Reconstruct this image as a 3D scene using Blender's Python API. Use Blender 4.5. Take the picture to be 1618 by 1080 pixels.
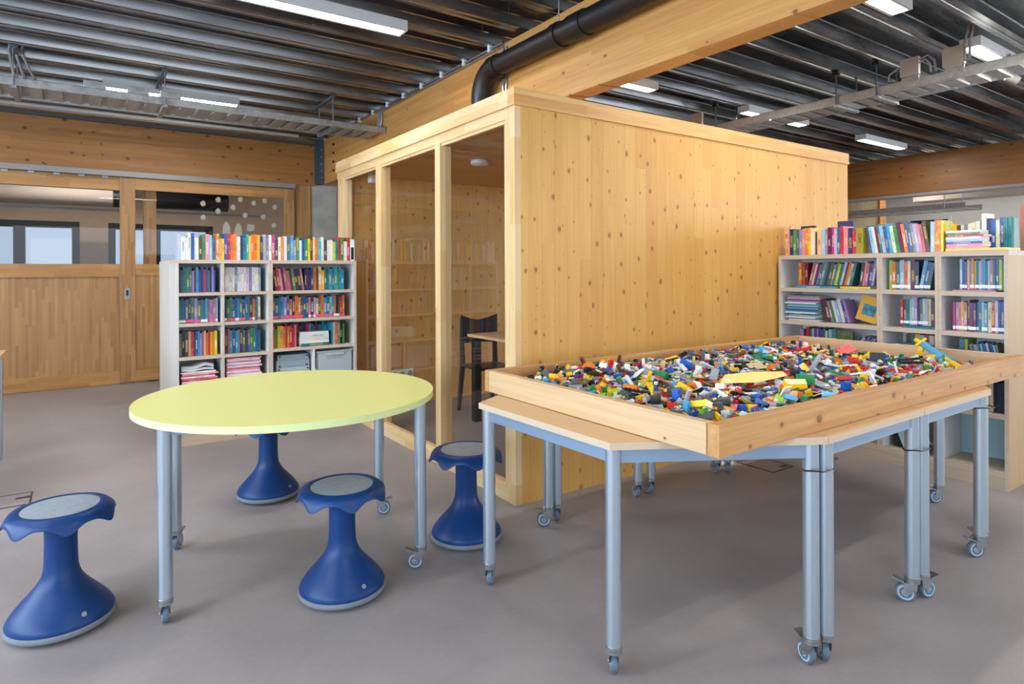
import bpy, math, random
import numpy as np
from mathutils import Matrix, Vector, Euler
R = random.Random(7)
PI = math.pi
C = bpy.context.scene.collection
for o in list(bpy.data.objects): bpy.data.objects.remove(o)

# ------------------------------------------------------------------ camera, world, light, exposure
scn = bpy.context.scene
YAW = math.radians(34.7); ROL = math.radians(0.25)
F_ = Vector((math.sin(YAW), math.cos(YAW), 0)); R_ = Vector((math.cos(YAW), -math.sin(YAW), 0)); D_ = Vector((0, 0, -1))
r3 = math.cos(ROL)*R_ + math.sin(ROL)*D_; d3 = -math.sin(ROL)*R_ + math.cos(ROL)*D_
cam_d = bpy.data.cameras.new('camera'); cam = bpy.data.objects.new('camera', cam_d); C.objects.link(cam)
M = Matrix((( r3.x, -d3.x, -F_.x, 0), (r3.y, -d3.y, -F_.y, 0), (r3.z, -d3.z, -F_.z, 0), (0, 0, 0, 1)))
cam.matrix_world = Matrix.Translation((0, 0, 1.35)) @ M
cam_d.sensor_width = 36; cam_d.lens = 986.3/1618*36; cam_d.shift_y = -(540-427.5)/1618
cam_d.clip_start = 0.05; cam_d.clip_end = 200
scn.camera = cam
scn.view_settings.view_transform = 'Standard'; scn.view_settings.look = 'None'
scn.view_settings.gamma = 1; scn.view_settings.use_curve_mapping = False
scn.view_settings.exposure = 0.0
w = bpy.data.worlds.new('world'); scn.world = w; w.use_nodes = True
bg = w.node_tree.nodes['Background']; bg.inputs[0].default_value = (0.52, 0.66, 0.85, 1); bg.inputs[1].default_value = 0.9

def area(name, loc, rot, sx, sy, power, col):
    d = bpy.data.lights.new(name, 'AREA'); d.shape = 'RECTANGLE'; d.size = sx; d.size_y = sy; d.energy = power; d.color = col
    o = bpy.data.objects.new(name, d); o.location = loc; o.rotation_euler = rot; C.objects.link(o); return o
COOL = (0.70, 0.85, 1.0)
# daylight entering through the window band of the west wall (left of and behind the camera)
area('window_daylight_west', (-3.35, 1.6, 1.75), (0, -PI/2, 0), 1.7, 8.0, 430, COOL)
# daylight through the windows of the wall behind the camera
area('window_daylight_south', (3.0, -3.85, 1.8), (PI/2, 0, 0), 9.0, 1.7, 150, (0.86, 0.93, 1.0))
# fill light added to brighten the dim far wall beyond the right beam
area('window_daylight_southeast', (12.4, -3.85, 1.8), (PI/2, 0, 0), 4.5, 1.7, 520, (0.86, 0.93, 1.0))
LAMP_E = 85.0

# ------------------------------------------------------------------ colour helpers
def s2l(c): return c/12.92 if c <= 0.04045 else ((c+0.055)/1.055)**2.4
def hx(h, a=1.0):
    h = h.lstrip('#'); return tuple(s2l(int(h[i:i+2], 16)/255) for i in (0, 2, 4)) + (a,)

# ------------------------------------------------------------------ material helpers
class NT:
    def __init__(s, name):
        s.m = bpy.data.materials.new(name); s.m.use_nodes = True; s.t = s.m.node_tree
        s.b = s.t.nodes['Principled BSDF']; s.out = s.t.nodes['Material Output']
    def n(s, typ, **kw):
        x = s.t.nodes.new(typ)
        for k, v in kw.items(): setattr(x, k, v)
        return x
    def put(s, sock, v):
        if isinstance(v, bpy.types.NodeSocket): s.t.links.new(v, sock)
        elif v is not None: sock.default_value = v
    def math(s, op, a, b=None, c=None, clamp=False):
        x = s.n('ShaderNodeMath', operation=op, use_clamp=clamp)
        s.put(x.inputs[0], a); s.put(x.inputs[1], b)
        if c is not None: s.put(x.inputs[2], c)
        return x.outputs[0]
    def vec(s, a, b, c=0.0):
        x = s.n('ShaderNodeCombineXYZ'); s.put(x.inputs[0], a); s.put(x.inputs[1], b); s.put(x.inputs[2], c); return x.outputs[0]
    def noise(s, v, scale=1.0, detail=3.0, rough=0.5):
        x = s.n('ShaderNodeTexNoise'); s.put(x.inputs['Vector'], v); x.inputs['Scale'].default_value = scale
        x.inputs['Detail'].default_value = detail; x.inputs['Roughness'].default_value = rough; return x.outputs[0]
    def white(s, v):
        x = s.n('ShaderNodeTexWhiteNoise', noise_dimensions='2D'); s.put(x.inputs['Vector'], v); return x.outputs[0]
    def mix(s, f, a, b):
        x = s.n('ShaderNodeMix', data_type='RGBA'); s.put(x.inputs[0], f); s.put(x.inputs[6], a); s.put(x.inputs[7], b); return x.outputs[2]
    def ramp(s, v, lo, hi):
        x = s.n('ShaderNodeMapRange', interpolation_type='SMOOTHSTEP'); s.put(x.inputs[0], v)
        x.inputs[1].default_value = lo; x.inputs[2].default_value = hi; return x.outputs[0]
    def coords(s):
        tc = s.n('ShaderNodeTexCoord'); sp = s.n('ShaderNodeSeparateXYZ'); s.t.links.new(tc.outputs['Object'], sp.inputs[0])
        return tc.outputs['Object'], dict(X=sp.outputs[0], Y=sp.outputs[1], Z=sp.outputs[2])
    def bump(s, h, strength=0.1, dist=0.01):
        x = s.n('ShaderNodeBump'); x.inputs['Strength'].default_value = strength; x.inputs['Distance'].default_value = dist
        s.put(x.inputs['Height'], h); s.t.links.new(x.outputs[0], s.b.inputs['Normal'])

def plain(name, col, rough=0.5, metal=0.0, spec=0.5, var=0.0, scale=8.0):
    t = NT(name); c = hx(col) if isinstance(col, str) else col
    t.b.inputs['Base Color'].default_value = c; t.b.inputs['Roughness'].default_value = rough
    t.b.inputs['Metallic'].default_value = metal; t.b.inputs['Specular IOR Level'].default_value = spec
    if var > 0:
        v, _ = t.coords(); f = t.noise(v, scale, 4)
        dk = tuple(x*(1-var) for x in c[:3])+(1,)
        t.put(t.b.inputs['Base Color'], t.mix(t.ramp(f, 0.35, 0.65), dk, c))
    return t.m

def wood(name, light, dark, g='X', a='Z', plank=0.1, seg=None, knots=0.0, cell=0.2, ksize=0.05, rough=0.45, var=0.5, seam=0.0, knotcol='6e3f1c', grain=0.5, extra=False):
    t = NT(name); v, ax = t.coords(); b = [k for k in 'XYZ' if k not in (g, a)][0]
    A, G, B = ax[a], ax[g], ax[b]
    pf = t.math('DIVIDE', A, plank); pid = t.math('FLOOR', pf)
    h1 = t.white(t.vec(pid, 3.7))
    if seg:
        gs = t.math('MULTIPLY_ADD', h1, 7.3, t.math('DIVIDE', G, seg)); sid = t.math('FLOOR', gs)
        h = t.white(t.vec(pid, sid))
    else: h = h1
    off = t.math('MULTIPLY', h, 31.0)
    gr = t.noise(t.vec(t.math('MULTIPLY_ADD', A, 55.0, off), t.math('MULTIPLY', B, 55.0), t.math('MULTIPLY', G, 2.2)), 1.0, 4, 0.6)
    ring = t.noise(t.vec(t.math('MULTIPLY_ADD', A, 14.0, off), t.math('MULTIPLY', B, 14.0), t.math('MULTIPLY', G, 0.9)), 1.0, 3, 0.5)
    f = t.math('ADD', t.math('MULTIPLY', h, var), t.math('ADD', t.math('MULTIPLY', t.ramp(gr, 0.3, 0.7), grain*0.6), t.math('MULTIPLY', t.ramp(ring, 0.35, 0.65), grain*0.5)), clamp=True)
    col = t.mix(f, hx(light), hx(dark))
    if knots > 0:
        vo = t.n('ShaderNodeTexVoronoi', voronoi_dimensions='2D'); vo.inputs['Scale'].default_value = 1.0
        wob = t.math('MULTIPLY', t.noise(t.vec(t.math('MULTIPLY', A, 30.0), t.math('MULTIPLY', G, 30.0)), 1.0, 2), 0.06)
        kv = t.vec(t.math('ADD', t.math('DIVIDE', A, cell), wob), t.math('MULTIPLY_ADD', G, 0.75/cell, t.math('ADD', B, h1)))
        t.put(vo.inputs['Vector'], kv)
        sp = t.n('ShaderNodeSeparateColor'); t.t.links.new(vo.outputs['Color'], sp.inputs[0])
        gate = t.math('LESS_THAN', sp.outputs[0], knots)
        rad = t.math('MULTIPLY_ADD', sp.outputs[1], ksize, ksize*0.45)
        q = t.math('DIVIDE', vo.outputs['Distance'], rad)
        core = t.math('SUBTRACT', 1.0, t.ramp(q, 0.7, 1.15)); halo = t.math('SUBTRACT', 1.0, t.ramp(q, 1.0, 2.4))
        col = t.mix(t.math('MULTIPLY', t.math('MULTIPLY', halo, gate), 0.45), col, hx(dark))
        col = t.mix(t.math('MULTIPLY', t.math('MULTIPLY', core, gate), 0.85), col, hx(knotcol))
    if extra:
        v2 = t.n('ShaderNodeTexVoronoi', voronoi_dimensions='2D'); v2.inputs['Scale'].default_value = 1.0
        t.put(v2.inputs['Vector'], t.vec(t.math('DIVIDE', A, 0.07), t.math('MULTIPLY_ADD', G, 10.0, h1)))
        s2 = t.n('ShaderNodeSeparateColor'); t.t.links.new(v2.outputs['Color'], s2.inputs[0])
        q2 = t.math('DIVIDE', v2.outputs['Distance'], t.math('MULTIPLY_ADD', s2.outputs[1], 0.05, 0.02))
        k2 = t.math('MULTIPLY', t.math('SUBTRACT', 1.0, t.ramp(q2, 0.6, 1.3)), t.math('LESS_THAN', s2.outputs[0], 0.3))
        col = t.mix(t.math('MULTIPLY', k2, 0.7), col, hx(knotcol))
    if seam > 0:
        fr = t.math('FRACT', pf); e = t.math('MINIMUM', fr, t.math('SUBTRACT', 1.0, fr))
        sm = t.math('SUBTRACT', 1.0, t.ramp(e, 0.0, 0.0025/plank))
        col = t.mix(t.math('MULTIPLY', sm, seam), col, hx(knotcol))
    t.put(t.b.inputs['Base Color'], col); t.b.inputs['Roughness'].default_value = rough
    t.bump(gr, 0.08, 0.002)
    return t.m

def glass(name, tint=(0.985, 0.985, 0.985, 1), ior=1.45):
    t = NT(name); t.t.nodes.remove(t.b)
    tr = t.n('ShaderNodeBsdfTransparent'); tr.inputs[0].default_value = tint
    gl = t.n('ShaderNodeBsdfGlossy'); gl.inputs['Roughness'].default_value = 0.0
    fr = t.n('ShaderNodeFresnel'); ge = t.n('ShaderNodeNewGeometry')
    t.put(fr.inputs[0], t.math('ADD', ior, t.math('MULTIPLY', ge.outputs['Backfacing'], 1/ior-ior)))
    mx = t.n('ShaderNodeMixShader'); t.put(mx.inputs[0], t.math('MULTIPLY', fr.outputs[0], t.math('SUBTRACT', 1.0, ge.outputs['Backfacing']))); t.t.links.new(tr.outputs[0], mx.inputs[1]); t.t.links.new(gl.outputs[0], mx.inputs[2])
    t.t.links.new(mx.outputs[0], t.out.inputs[0]); return t.m

def emit(name, col, st):
    t = NT(name); t.b.inputs['Base Color'].default_value = col; t.b.inputs['Emission Color'].default_value = col; t.b.inputs['Emission Strength'].default_value = st
    return t.m

def galv(name, col, rough, axis='X', metal=0.9, lo=0.6):
    t = NT(name); v, ax = t.coords(); o = [k for k in 'XYZ' if k != axis]; sm = axis == 'X'
    n1 = t.noise(t.vec(t.math('MULTIPLY', ax[axis], 0.8), t.math('MULTIPLY', ax[o[0]], 9.0), t.math('MULTIPLY', ax[o[1]], 9.0)), 1.0, 3)
    n2 = n1 if sm else t.noise(v, 30.0, 3)
    f = t.math('MULTIPLY', t.math('ADD', t.ramp(n1, 0.3, 0.7), t.ramp(n2, 0.3, 0.7)), 0.5)
    c = hx(col); t.put(t.b.inputs['Base Color'], t.mix(f, tuple(x*lo for x in c[:3])+(1,), c))
    t.b.inputs['Metallic'].default_value = metal
    t.put(t.b.inputs['Roughness'], t.math('MULTIPLY_ADD', f, 0.12, rough))
    return t.m

def book_mat():
    t = NT('book_cover_print'); v, ax = t.coords(); oi = t.n('ShaderNodeObjectInfo'); r = oi.outputs['Random']
    base = oi.outputs['Color']
    r2 = t.white(t.vec(r, 1.3)); r3_ = t.white(t.vec(r, 5.1)); r4 = t.white(t.vec(r, 9.7))
    ink = t.mix(t.math('GREATER_THAN', r2, 0.72), t.mix(t.math('GREATER_THAN', r3_, 0.6), hx('f4f2ea'), hx('1d2030')), hx('f2cf3a'))
    Z = ax['Z']; X = ax['X']
    g = t.noise(t.vec(t.math('MULTIPLY', X, 3.0), t.math('MULTIPLY_ADD', Z, 55.0, t.math('MULTIPLY', r, 50.0)), t.math('MULTIPLY', ax['Y'], 3.0)), 1.0, 1)
    lo = t.math('MULTIPLY_ADD', r3_, 0.25, 0.18); hi = t.math('ADD', lo, t.math('MULTIPLY_ADD', r4, 0.3, 0.2))
    inz = t.math('MULTIPLY', t.math('GREATER_THAN', Z, lo), t.math('LESS_THAN', Z, hi))
    inx = t.math('LESS_THAN', t.math('ABSOLUTE', t.math('SUBTRACT', X, 0.5)), 0.28)
    glyph = t.math('MULTIPLY', t.math('MULTIPLY', inz, inx), t.math('GREATER_THAN', g, 0.52))
    art = t.noise(t.vec(t.math('MULTIPLY_ADD', X, 1.2, t.math('MULTIPLY', r, 90.0)), t.math('MULTIPLY', Z, 5.0), t.math('MULTIPLY', ax['Y'], 4.0)), 1.0, 2)
    hs = t.n('ShaderNodeHueSaturation'); t.put(hs.inputs['Color'], base); t.put(hs.inputs['Hue'], t.math('MULTIPLY_ADD', r4, 0.3, 0.35)); hs.inputs['Saturation'].default_value = 0.7; hs.inputs['Value'].default_value = 0.8
    col = t.mix(t.math('MULTIPLY', t.math('GREATER_THAN', art, 0.56), t.math('GREATER_THAN', r2, 0.45)), base, hs.outputs[0])
    col = t.mix(t.math('MULTIPLY', glyph, 0.9), col, ink)
    t.put(t.b.inputs['Base Color'], col); t.b.inputs['Roughness'].default_value = 0.35
    return t.m

# ------------------------------------------------------------------ materials
m_floor = NT('linoleum_floor')
_v, _ax = m_floor.coords(); _n = m_floor.noise(_v, 1.6, 5, 0.6); _n2 = m_floor.noise(_v, 38.0, 3, 0.6)
_c = m_floor.mix(m_floor.ramp(_n, 0.3, 0.7), hx('898182'), hx('979090')); _c = m_floor.mix(m_floor.math('MULTIPLY', m_floor.ramp(_n2, 0.4, 0.75), 0.10), _c, hx('aea7a5'))
m_floor.put(m_floor.b.inputs['Base Color'], _c); m_floor.put(m_floor.b.inputs['Roughness'], m_floor.math('MULTIPLY_ADD', _n, 0.25, 0.36)); m_floor.b.inputs['Specular IOR Level'].default_value = 0.35
m_floor = m_floor.m
m_deck = galv('galvanised_deck', '96999c', 0.20, 'X', 0.97, 0.75)
m_tray = galv('galvanised_tray', 'c2c3c2', 0.36, 'Y', 0.6, 0.6)
m_zinc = galv('zinc_plated_steel', 'b8bcc0', 0.28, 'Z', 0.9, 0.7)
m_wall = plain('beige_plaster', 'c9ad92', 0.8, var=0.05)
m_wallw = plain('pale_plaster', 'e2ddd2', 0.85, var=0.04)
m_concrete = plain('concrete', 'b4b3ad', 0.85, var=0.2, scale=6)
m_clt = wood('spruce_boards', 'daac60', 'c99247', 'Z', 'X', plank=0.098, seg=1.9, knots=0.75, cell=0.135, ksize=0.072, extra=True, var=0.45, seam=0.35, knotcol='8f5a22', rough=0.5)
m_clt_y = wood('spruce_boards_side', 'e3b878', 'cc9350', 'Z', 'Y', plank=0.105, knots=0.62, cell=0.17, ksize=0.055, var=0.45, seam=0.35, knotcol='8f5a22', rough=0.5)
m_clt_in = wood('spruce_ceiling_boards', 'd6a468', 'bd8447', 'X', 'Y', plank=0.5, var=0.3, rough=0.55)
m_pine_z = wood('pine_frame_vertical', 'e6cca0', 'd0a66c', 'Z', 'Y', plank=0.045, seg=0.5, var=0.5, rough=0.4, grain=0.45)
m_pine_y = wood('pine_frame_along', 'e6cca0', 'd0a66c', 'Y', 'Z', plank=0.05, seg=0.35, var=0.5, rough=0.4, grain=0.45)
m_pine_x = wood('pine_trim', 'e6bd7e', 'c98f4c', 'X', 'Z', plank=0.055, seg=0.7, knots=0.1, cell=0.15, var=0.5, rough=0.45)
m_glu_x = wood('glulam_across', 'ad7a42', '8a5a2a', 'X', 'Z', plank=0.042, seg=2.2, knots=0.3, cell=0.13, ksize=0.10, var=0.4, rough=0.5, knotcol='43250c')
m_glu_y = wood('glulam_along', 'd9a763', 'b97f3f', 'Y', 'Z', plank=0.042, seg=1.6, knots=0.16, cell=0.16, ksize=0.06, var=0.45, rough=0.5, knotcol='6d4218')
m_door = wood('oak_strip', 'b68d5c', '94693c', 'Z', 'X', plank=0.030, seg=0.42, var=0.6, rough=0.42, grain=0.35)
m_door_h = wood('oak_rail', 'c2945a', '9f703a', 'X', 'Z', plank=0.05, seg=0.4, var=0.6, rough=0.42, grain=0.4)
m_plank_x = wood('spruce_board_long', 'cc9d62', 'a97643', 'X', 'Z', plank=0.3, knots=0.6, cell=0.11, ksize=0.10, var=0.2, rough=0.5, knotcol='7a4a22', grain=0.8)  # darker, warmer colour holds the weaker light on the tray's front face
m_plank_y = wood('spruce_board_short', 'd6b890', 'c09c72', 'Y', 'Z', plank=0.3, knots=0.15, cell=0.15, var=0.2, rough=0.5, grain=0.7)  # paler colour holds the daylight falling on the tray's left face
m_top = wood('beech_laminate', 'd8b488', 'c79f70', 'X', 'Y', plank=0.6, var=0.1, rough=0.4, grain=0.4)
m_edge = plain('laminate_edge', 'c9b49a', 0.5)
m_white = wood('white_ash_melamine', 'd8d6d2', 'c4bfb8', 'Z', 'X', plank=0.5, var=0.1, rough=0.45, grain=0.7)
m_whitein = plain('white_melamine', 'dcdedf', 0.5)
m_shelfedge = wood('maple_edge_band', 'cfbfae', 'b9a590', 'X', 'Z', plank=0.5, var=0.1, rough=0.5, grain=0.6)
m_plinth = wood('birch_plinth', 'c9b49c', 'b79e82', 'X', 'Z', plank=0.5, var=0.2, rough=0.5, grain=0.7)
m_birch = wood('birch_panel', 'b99a72', 'a98860', 'Z', 'X', plank=0.6, var=0.2, rough=0.5, grain=0.5)
m_green = NT('lime_laminate'); m_green.b.inputs['Base Color'].default_value = hx('e4e592'); m_green.b.inputs['Roughness'].default_value = 0.32; m_green = m_green.m
m_greenedge = plain('lime_edge_band', 'd6e3a4', 0.4)
m_leg = plain('silver_lacquered_steel', 'bccbd8', 0.28, 0.8)
m_frame = plain('silver_apron', '8fa6bf', 0.38, 0.5)
m_stool = NT('blue_plastic'); m_stool.b.inputs['Base Color'].default_value = hx('03356e'); m_stool.b.inputs['Roughness'].default_value = 0.42; m_stool.b.inputs['Specular IOR Level'].default_value = 0.35
_v, _ = m_stool.coords(); m_stool.bump(m_stool.noise(_v, 260.0, 2), 0.12, 0.001); m_stool = m_stool.m
m_grey = plain('grey_rubber', '7f858c', 0.7, var=0.1, scale=60)
m_pad = plain('grey_seat_pad', '8f98a3', 0.55, var=0.12, scale=40)
m_wheel = plain('grey_wheel_rubber', '5d6c7d', 0.5)
m_hub = plain('wheel_hub_plastic', 'a6bccd', 0.4)
m_black = plain('black_plastic', '17181a', 0.4)
m_pipe = plain('black_duct', '141416', 0.45)
m_dark = plain('charcoal_chair', '2b2e33', 0.4)
m_boxgrey = plain('light_grey_plastic', 'a9a49c', 0.5)
m_cable = plain('grey_cable', '8d8b88', 0.5)
m_lampw = plain('white_lamp_housing', 'c9ccce', 0.5)
m_diff = emit('lamp_diffuser', (1.0, 0.95, 0.88, 1), LAMP_E)
m_paper = plain('page_edges', 'dcd6c8', 0.8)
m_white_s = plain('white_label', 'e6e8ea', 0.5)
m_pink_s = plain('pink_label', 'e0527c', 0.5)
m_cover = book_mat()
m_glass = glass('window_glass')
m_frost = plain('translucent_plastic', 'aeb9c0', 0.3)
m_winframe = plain('dark_window_frame', '0c0c0e', 0.6)
m_steel_bl = plain('blue_grey_steel', '51606c', 0.5, 0.4)
m_duct = plain('beige_duct_fabric', 'b3a79a', 0.7)
m_track = plain('grey_aluminium_track', '8e8b8c', 0.45, 0.3)

# ------------------------------------------------------------------ mesh helper
class MB:
    def __init__(s): s.v = []; s.f = []; s.mi = []; s.sm = []
    def add(s, vs, fs, mi=0, smooth=False, mat=None):
        o = len(s.v)
        if mat is not None: vs = [mat @ Vector(p) for p in vs]
        s.v += [tuple(p) for p in vs]; s.f += [tuple(i+o for i in f) for f in fs]; s.mi += [mi]*len(fs); s.sm += [smooth]*len(fs); return s
    def box(s, x0, x1, y0, y1, z0, z1, mi=0, mat=None):
        vs = [(x0,y0,z0),(x1,y0,z0),(x1,y1,z0),(x0,y1,z0),(x0,y0,z1),(x1,y0,z1),(x1,y1,z1),(x0,y1,z1)]
        return s.add(vs, [(0,3,2,1),(4,5,6,7),(0,1,5,4),(1,2,6,5),(2,3,7,6),(3,0,4,7)], mi, False, mat)
    def prism(s, poly, z0, z1, mi=0, side=None, mat=None):
        n = len(poly); vs = [(x, y, z0) for x, y in poly]+[(x, y, z1) for x, y in poly]
        s.add(vs, [tuple(range(n-1, -1, -1)), tuple(range(n, 2*n))], mi, False, mat)
        return s.add(vs, [(i, (i+1) % n, n+(i+1) % n, n+i) for i in range(n)], mi if side is None else side, n > 24, mat)
    def lathe(s, prof, n=32, mi=0, mat=None, c=(0, 0)):
        vs = []; 
        for r, z in prof: vs += [(c[0]+r*math.cos(2*PI*k/n), c[1]+r*math.sin(2*PI*k/n), z) for k in range(n)]
        fs = [(i*n+k, i*n+(k+1) % n, (i+1)*n+(k+1) % n, (i+1)*n+k) for i in range(len(prof)-1) for k in range(n)]
        s.add(vs, fs, mi, True, mat)
        return s.add(vs, [tuple(range(n-1, -1, -1)), tuple(range((len(prof)-1)*n, len(prof)*n))], mi, False, mat)
    def cyl(s, p0, p1, r, n=16, mi=0, r1=None):
        p0, p1 = Vector(p0), Vector(p1); q = (p1-p0).to_track_quat('Z', 'Y').to_matrix().to_4x4()
        return s.lathe([(r, 0), (r if r1 is None else r1, (p1-p0).length)], n, mi, Matrix.Translation(p0) @ q)
    def tube(s, pts, r, n=10, mi=0):
        pts = [Vector(p) for p in pts]; vs = []; up = None
        for i, p in enumerate(pts):
            d = (pts[min(i+1, len(pts)-1)]-pts[max(i-1, 0)]).normalized()
            if up is None: up = d.orthogonal().normalized()
            up = (up-d*up.dot(d)).normalized(); b = d.cross(up)
            vs += [p+r*(math.cos(2*PI*k/n)*up+math.sin(2*PI*k/n)*b) for k in range(n)]
        fs = [(i*n+k, i*n+(k+1) % n, (i+1)*n+(k+1) % n, (i+1)*n+k) for i in range(len(pts)-1) for k in range(n)]
        s.add(vs, fs, mi, True); return s.add(vs, [tuple(range(n-1, -1, -1)), tuple(range((len(pts)-1)*n, len(pts)*n))], mi)
    def build(s, name, mats, parent=None, bevel=0.0, origin=None):
        me = bpy.data.meshes.new(name)
        org = Vector(origin) if origin is not None else (wloc(parent) if parent is not None else Vector((0, 0, 0)))
        me.from_pydata([tuple(Vector(p)-org) for p in s.v], [], s.f); 
        for m in (mats if isinstance(mats, (list, tuple)) else [mats]): me.materials.append(m)
        me.polygons.foreach_set('material_index', s.mi); me.polygons.foreach_set('use_smooth', s.sm); me.update()
        if any(s.sm): me.set_sharp_from_angle(angle=math.radians(38))
        o = bpy.data.objects.new(name, me); C.objects.link(o)
        if parent is not None: o.parent = parent; o.location = org-wloc(parent)
        else: o.location = org
        if bevel > 0:
            md = o.modifiers.new('bevel', 'BEVEL'); md.width = bevel; md.segments = 2; md.limit_method = 'ANGLE'
        return o
def wloc(o):
    l = Vector(o.location)
    while o.parent is not None: o = o.parent; l = l+Vector(o.location)
    return l
def tag(o, label, cat, group=None, kind=None):
    if label: o['label'] = label
    if cat: o['category'] = cat
    if group: o['group'] = group
    if kind: o['kind'] = kind
    return o
def thing(name, label, cat, loc=(0, 0, 0), group=None):
    o = bpy.data.objects.new(name, None); o.location = loc; o.empty_display_size = 0.05; C.objects.link(o); return tag(o, label, cat, group)
def copy_tree(o, parent=None):
    c = o.copy(); C.objects.link(c)
    if parent is not None: c.parent = parent
    for ch in list(o.children): copy_tree(ch, c)
    return c
def B(*a, **k): return MB().box(*a, **k)
def struct(o): o['kind'] = 'structure'; return o

# ================================================================== SETTING
struct(B(-3.6, 17, -4.2, 13.2, -0.1, 0).build('floor', m_floor))
# trapezoidal steel deck, ribs along X
def deck():
    P = 0.427; z0, z1 = 3.25, 3.45
    prof = [(-0.052, z0), (-0.016, z0), (-0.010, z0+0.012), (0.010, z0+0.012), (0.016, z0), (0.052, z0), (0.066, z0+0.075), (0.074, z0+0.082), (0.088, z1),
            (0.145, z1), (0.155, z1-0.012), (0.175, z1-0.012), (0.185, z1), (0.242, z1), (0.252, z1-0.012), (0.272, z1-0.012), (0.282, z1), (0.339, z1), (0.353, z0+0.082), (0.361, z0+0.075)]
    m = MB(); y = 4.446-P*21; vs = []; fs = []
    ps = []
    while y < 13.2: ps += [(y+a, b) for a, b in prof]; y += P
    for a, b in ps: vs += [(-3.6, a, b), (17, a, b)]
    for i in range(len(ps)-1): fs.append((2*i, 2*i+1, 2*i+3, 2*i+2))
    m.add(vs, fs); m.box(-3.6, 17, ps[0][0], ps[-1][0], 3.47, 3.55)
    return struct(m.build('ceiling', m_deck))
deck()
# walls behind and beside the camera (with window bands), outside the picture but bouncing its light
m = MB(); m.box(-3.6, -3.45, -4.2, 13.2, 0, 0.85); m.box(-3.6, -3.45, -4.2, 13.2, 2.65, 3.47); m.box(-3.6, -3.45, 5.7, 13.2, 0.85, 2.65); m.box(-3.6, -3.45, -4.2, -2.5, 0.85, 2.65)
struct(m.build('wall_west', m_wallw))
m = MB(); m.box(-3.45, 17, -4.2, -4.05, 0, 0.85); m.box(-3.45, 17, -4.2, -4.05, 2.7, 3.47); m.box(-3.45, -1.5, -4.2, -4.05, 0.85, 2.7); m.box(7.6, 10.1, -4.2, -4.05, 0.85, 2.7); m.box(14.7, 17, -4.2, -4.05, 0.85, 2.7)  # easternmost opening is added for the southeast fill light
struct(m.build('wall_south', m_wallw))
# far wall of the room behind the partition, with two dark framed windows
YF = 12.6
m = MB()
WN = [(-2.4, 0.0, 0.95, 2.19), (0.4, 2.02, 0.95, 2.19)]
m.box(-3.45, 17, YF, YF+0.25, 0, 0.95); m.box(-3.45, 17, YF, YF+0.25, 2.19, 3.47)
m.box(-3.45, WN[0][0], YF, YF+0.25, 0.95, 2.19); m.box(WN[0][1], WN[1][0], YF, YF+0.25, 0.95, 2.19); m.box(WN[1][1], 17, YF, YF+0.25, 0.95, 2.19)
struct(m.build('wall_north', m_wall))
for k, (x0, x1, z0, z1) in enumerate(WN):
    m = MB(); t = 0.105
    m.box(x0, x1, YF-0.01, YF+0.12, z1-t, z1); m.box(x0, x1, YF-0.01, YF+0.12, z0, z0+t); m.box(x0, x0+t, YF-0.01, YF+0.12, z0+t, z1-t); m.box(x1-t, x1, YF-0.01, YF+0.12, z0+t, z1-t)
    for xm in ([-0.79, -1.6] if k == 0 else [1.1]): m.box(xm-0.075, xm+0.075, YF-0.01, YF+0.12, z0+t, z1-t)
    wn = struct(m.build('window_%d' % (k+1), m_winframe))
    B(x0+t, x1-t, YF+0.05, YF+0.06, z0+t, z1-t).build('pane', m_glass, wn)
# wall of the room beyond the right beam, with window
XE = 15.0
m = MB(); m.box(XE, XE+0.2, -4.05, 5.5, 0, 3.47); m.box(XE, XE+0.2, 6.35, YF, 0, 3.47); m.box(XE, XE+0.2, 5.5, 6.35, 0, 1.3); m.box(XE, XE+0.2, 5.5, 6.35, 2.46, 3.47)
struct(m.build('wall_east', m_wallw))
m = MB(); m.box(XE-0.02, XE+0.1, 5.5, 6.35, 2.40, 2.46); m.box(XE-0.02, XE+0.1, 6.28, 6.35, 1.3, 2.40); m.box(XE-0.02, XE+0.1, 5.5, 5.56, 1.3, 2.40); m.box(XE-0.02, XE+0.1, 5.56, 6.28, 1.3, 1.36)
wn = struct(m.build('window_3', plain('white_window_frame', 'd9dcdd', 0.5)))
B(XE+0.04, XE+0.05, 5.56, 6.28, 1.36, 2.4).build('pane', m_glass, wn)
m = MB(); m.box(XE-0.01, XE+0.08, 5.56, 6.28, 2.33, 2.4); m.box(XE-0.01, XE+0.08, 6.22, 6.28, 1.36, 2.33); m.build('sash', m_winframe, wn)
# cross laminated wall stub beyond the right beam
tag(B(12.9, 13.1, 5.98, 8.8, 0, 3.0).build('timber_wall_stub', wood('pale_clt', 'f2e2c0', 'e3cb9c', 'Z', 'Y', plank=0.12, knots=0.5, cell=0.15, var=0.4)), 'pale knotty timber wall seen under the far right beam', 'wall')
MB().box(12.88, 13.12, 5.94, 5.979, 0, 3.0).build('end_cap', m_glu_x, bpy.data.objects['timber_wall_stub'], origin=(0, 0, 0))  # brown cover added to darken the brightly lit end of the stub

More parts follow.
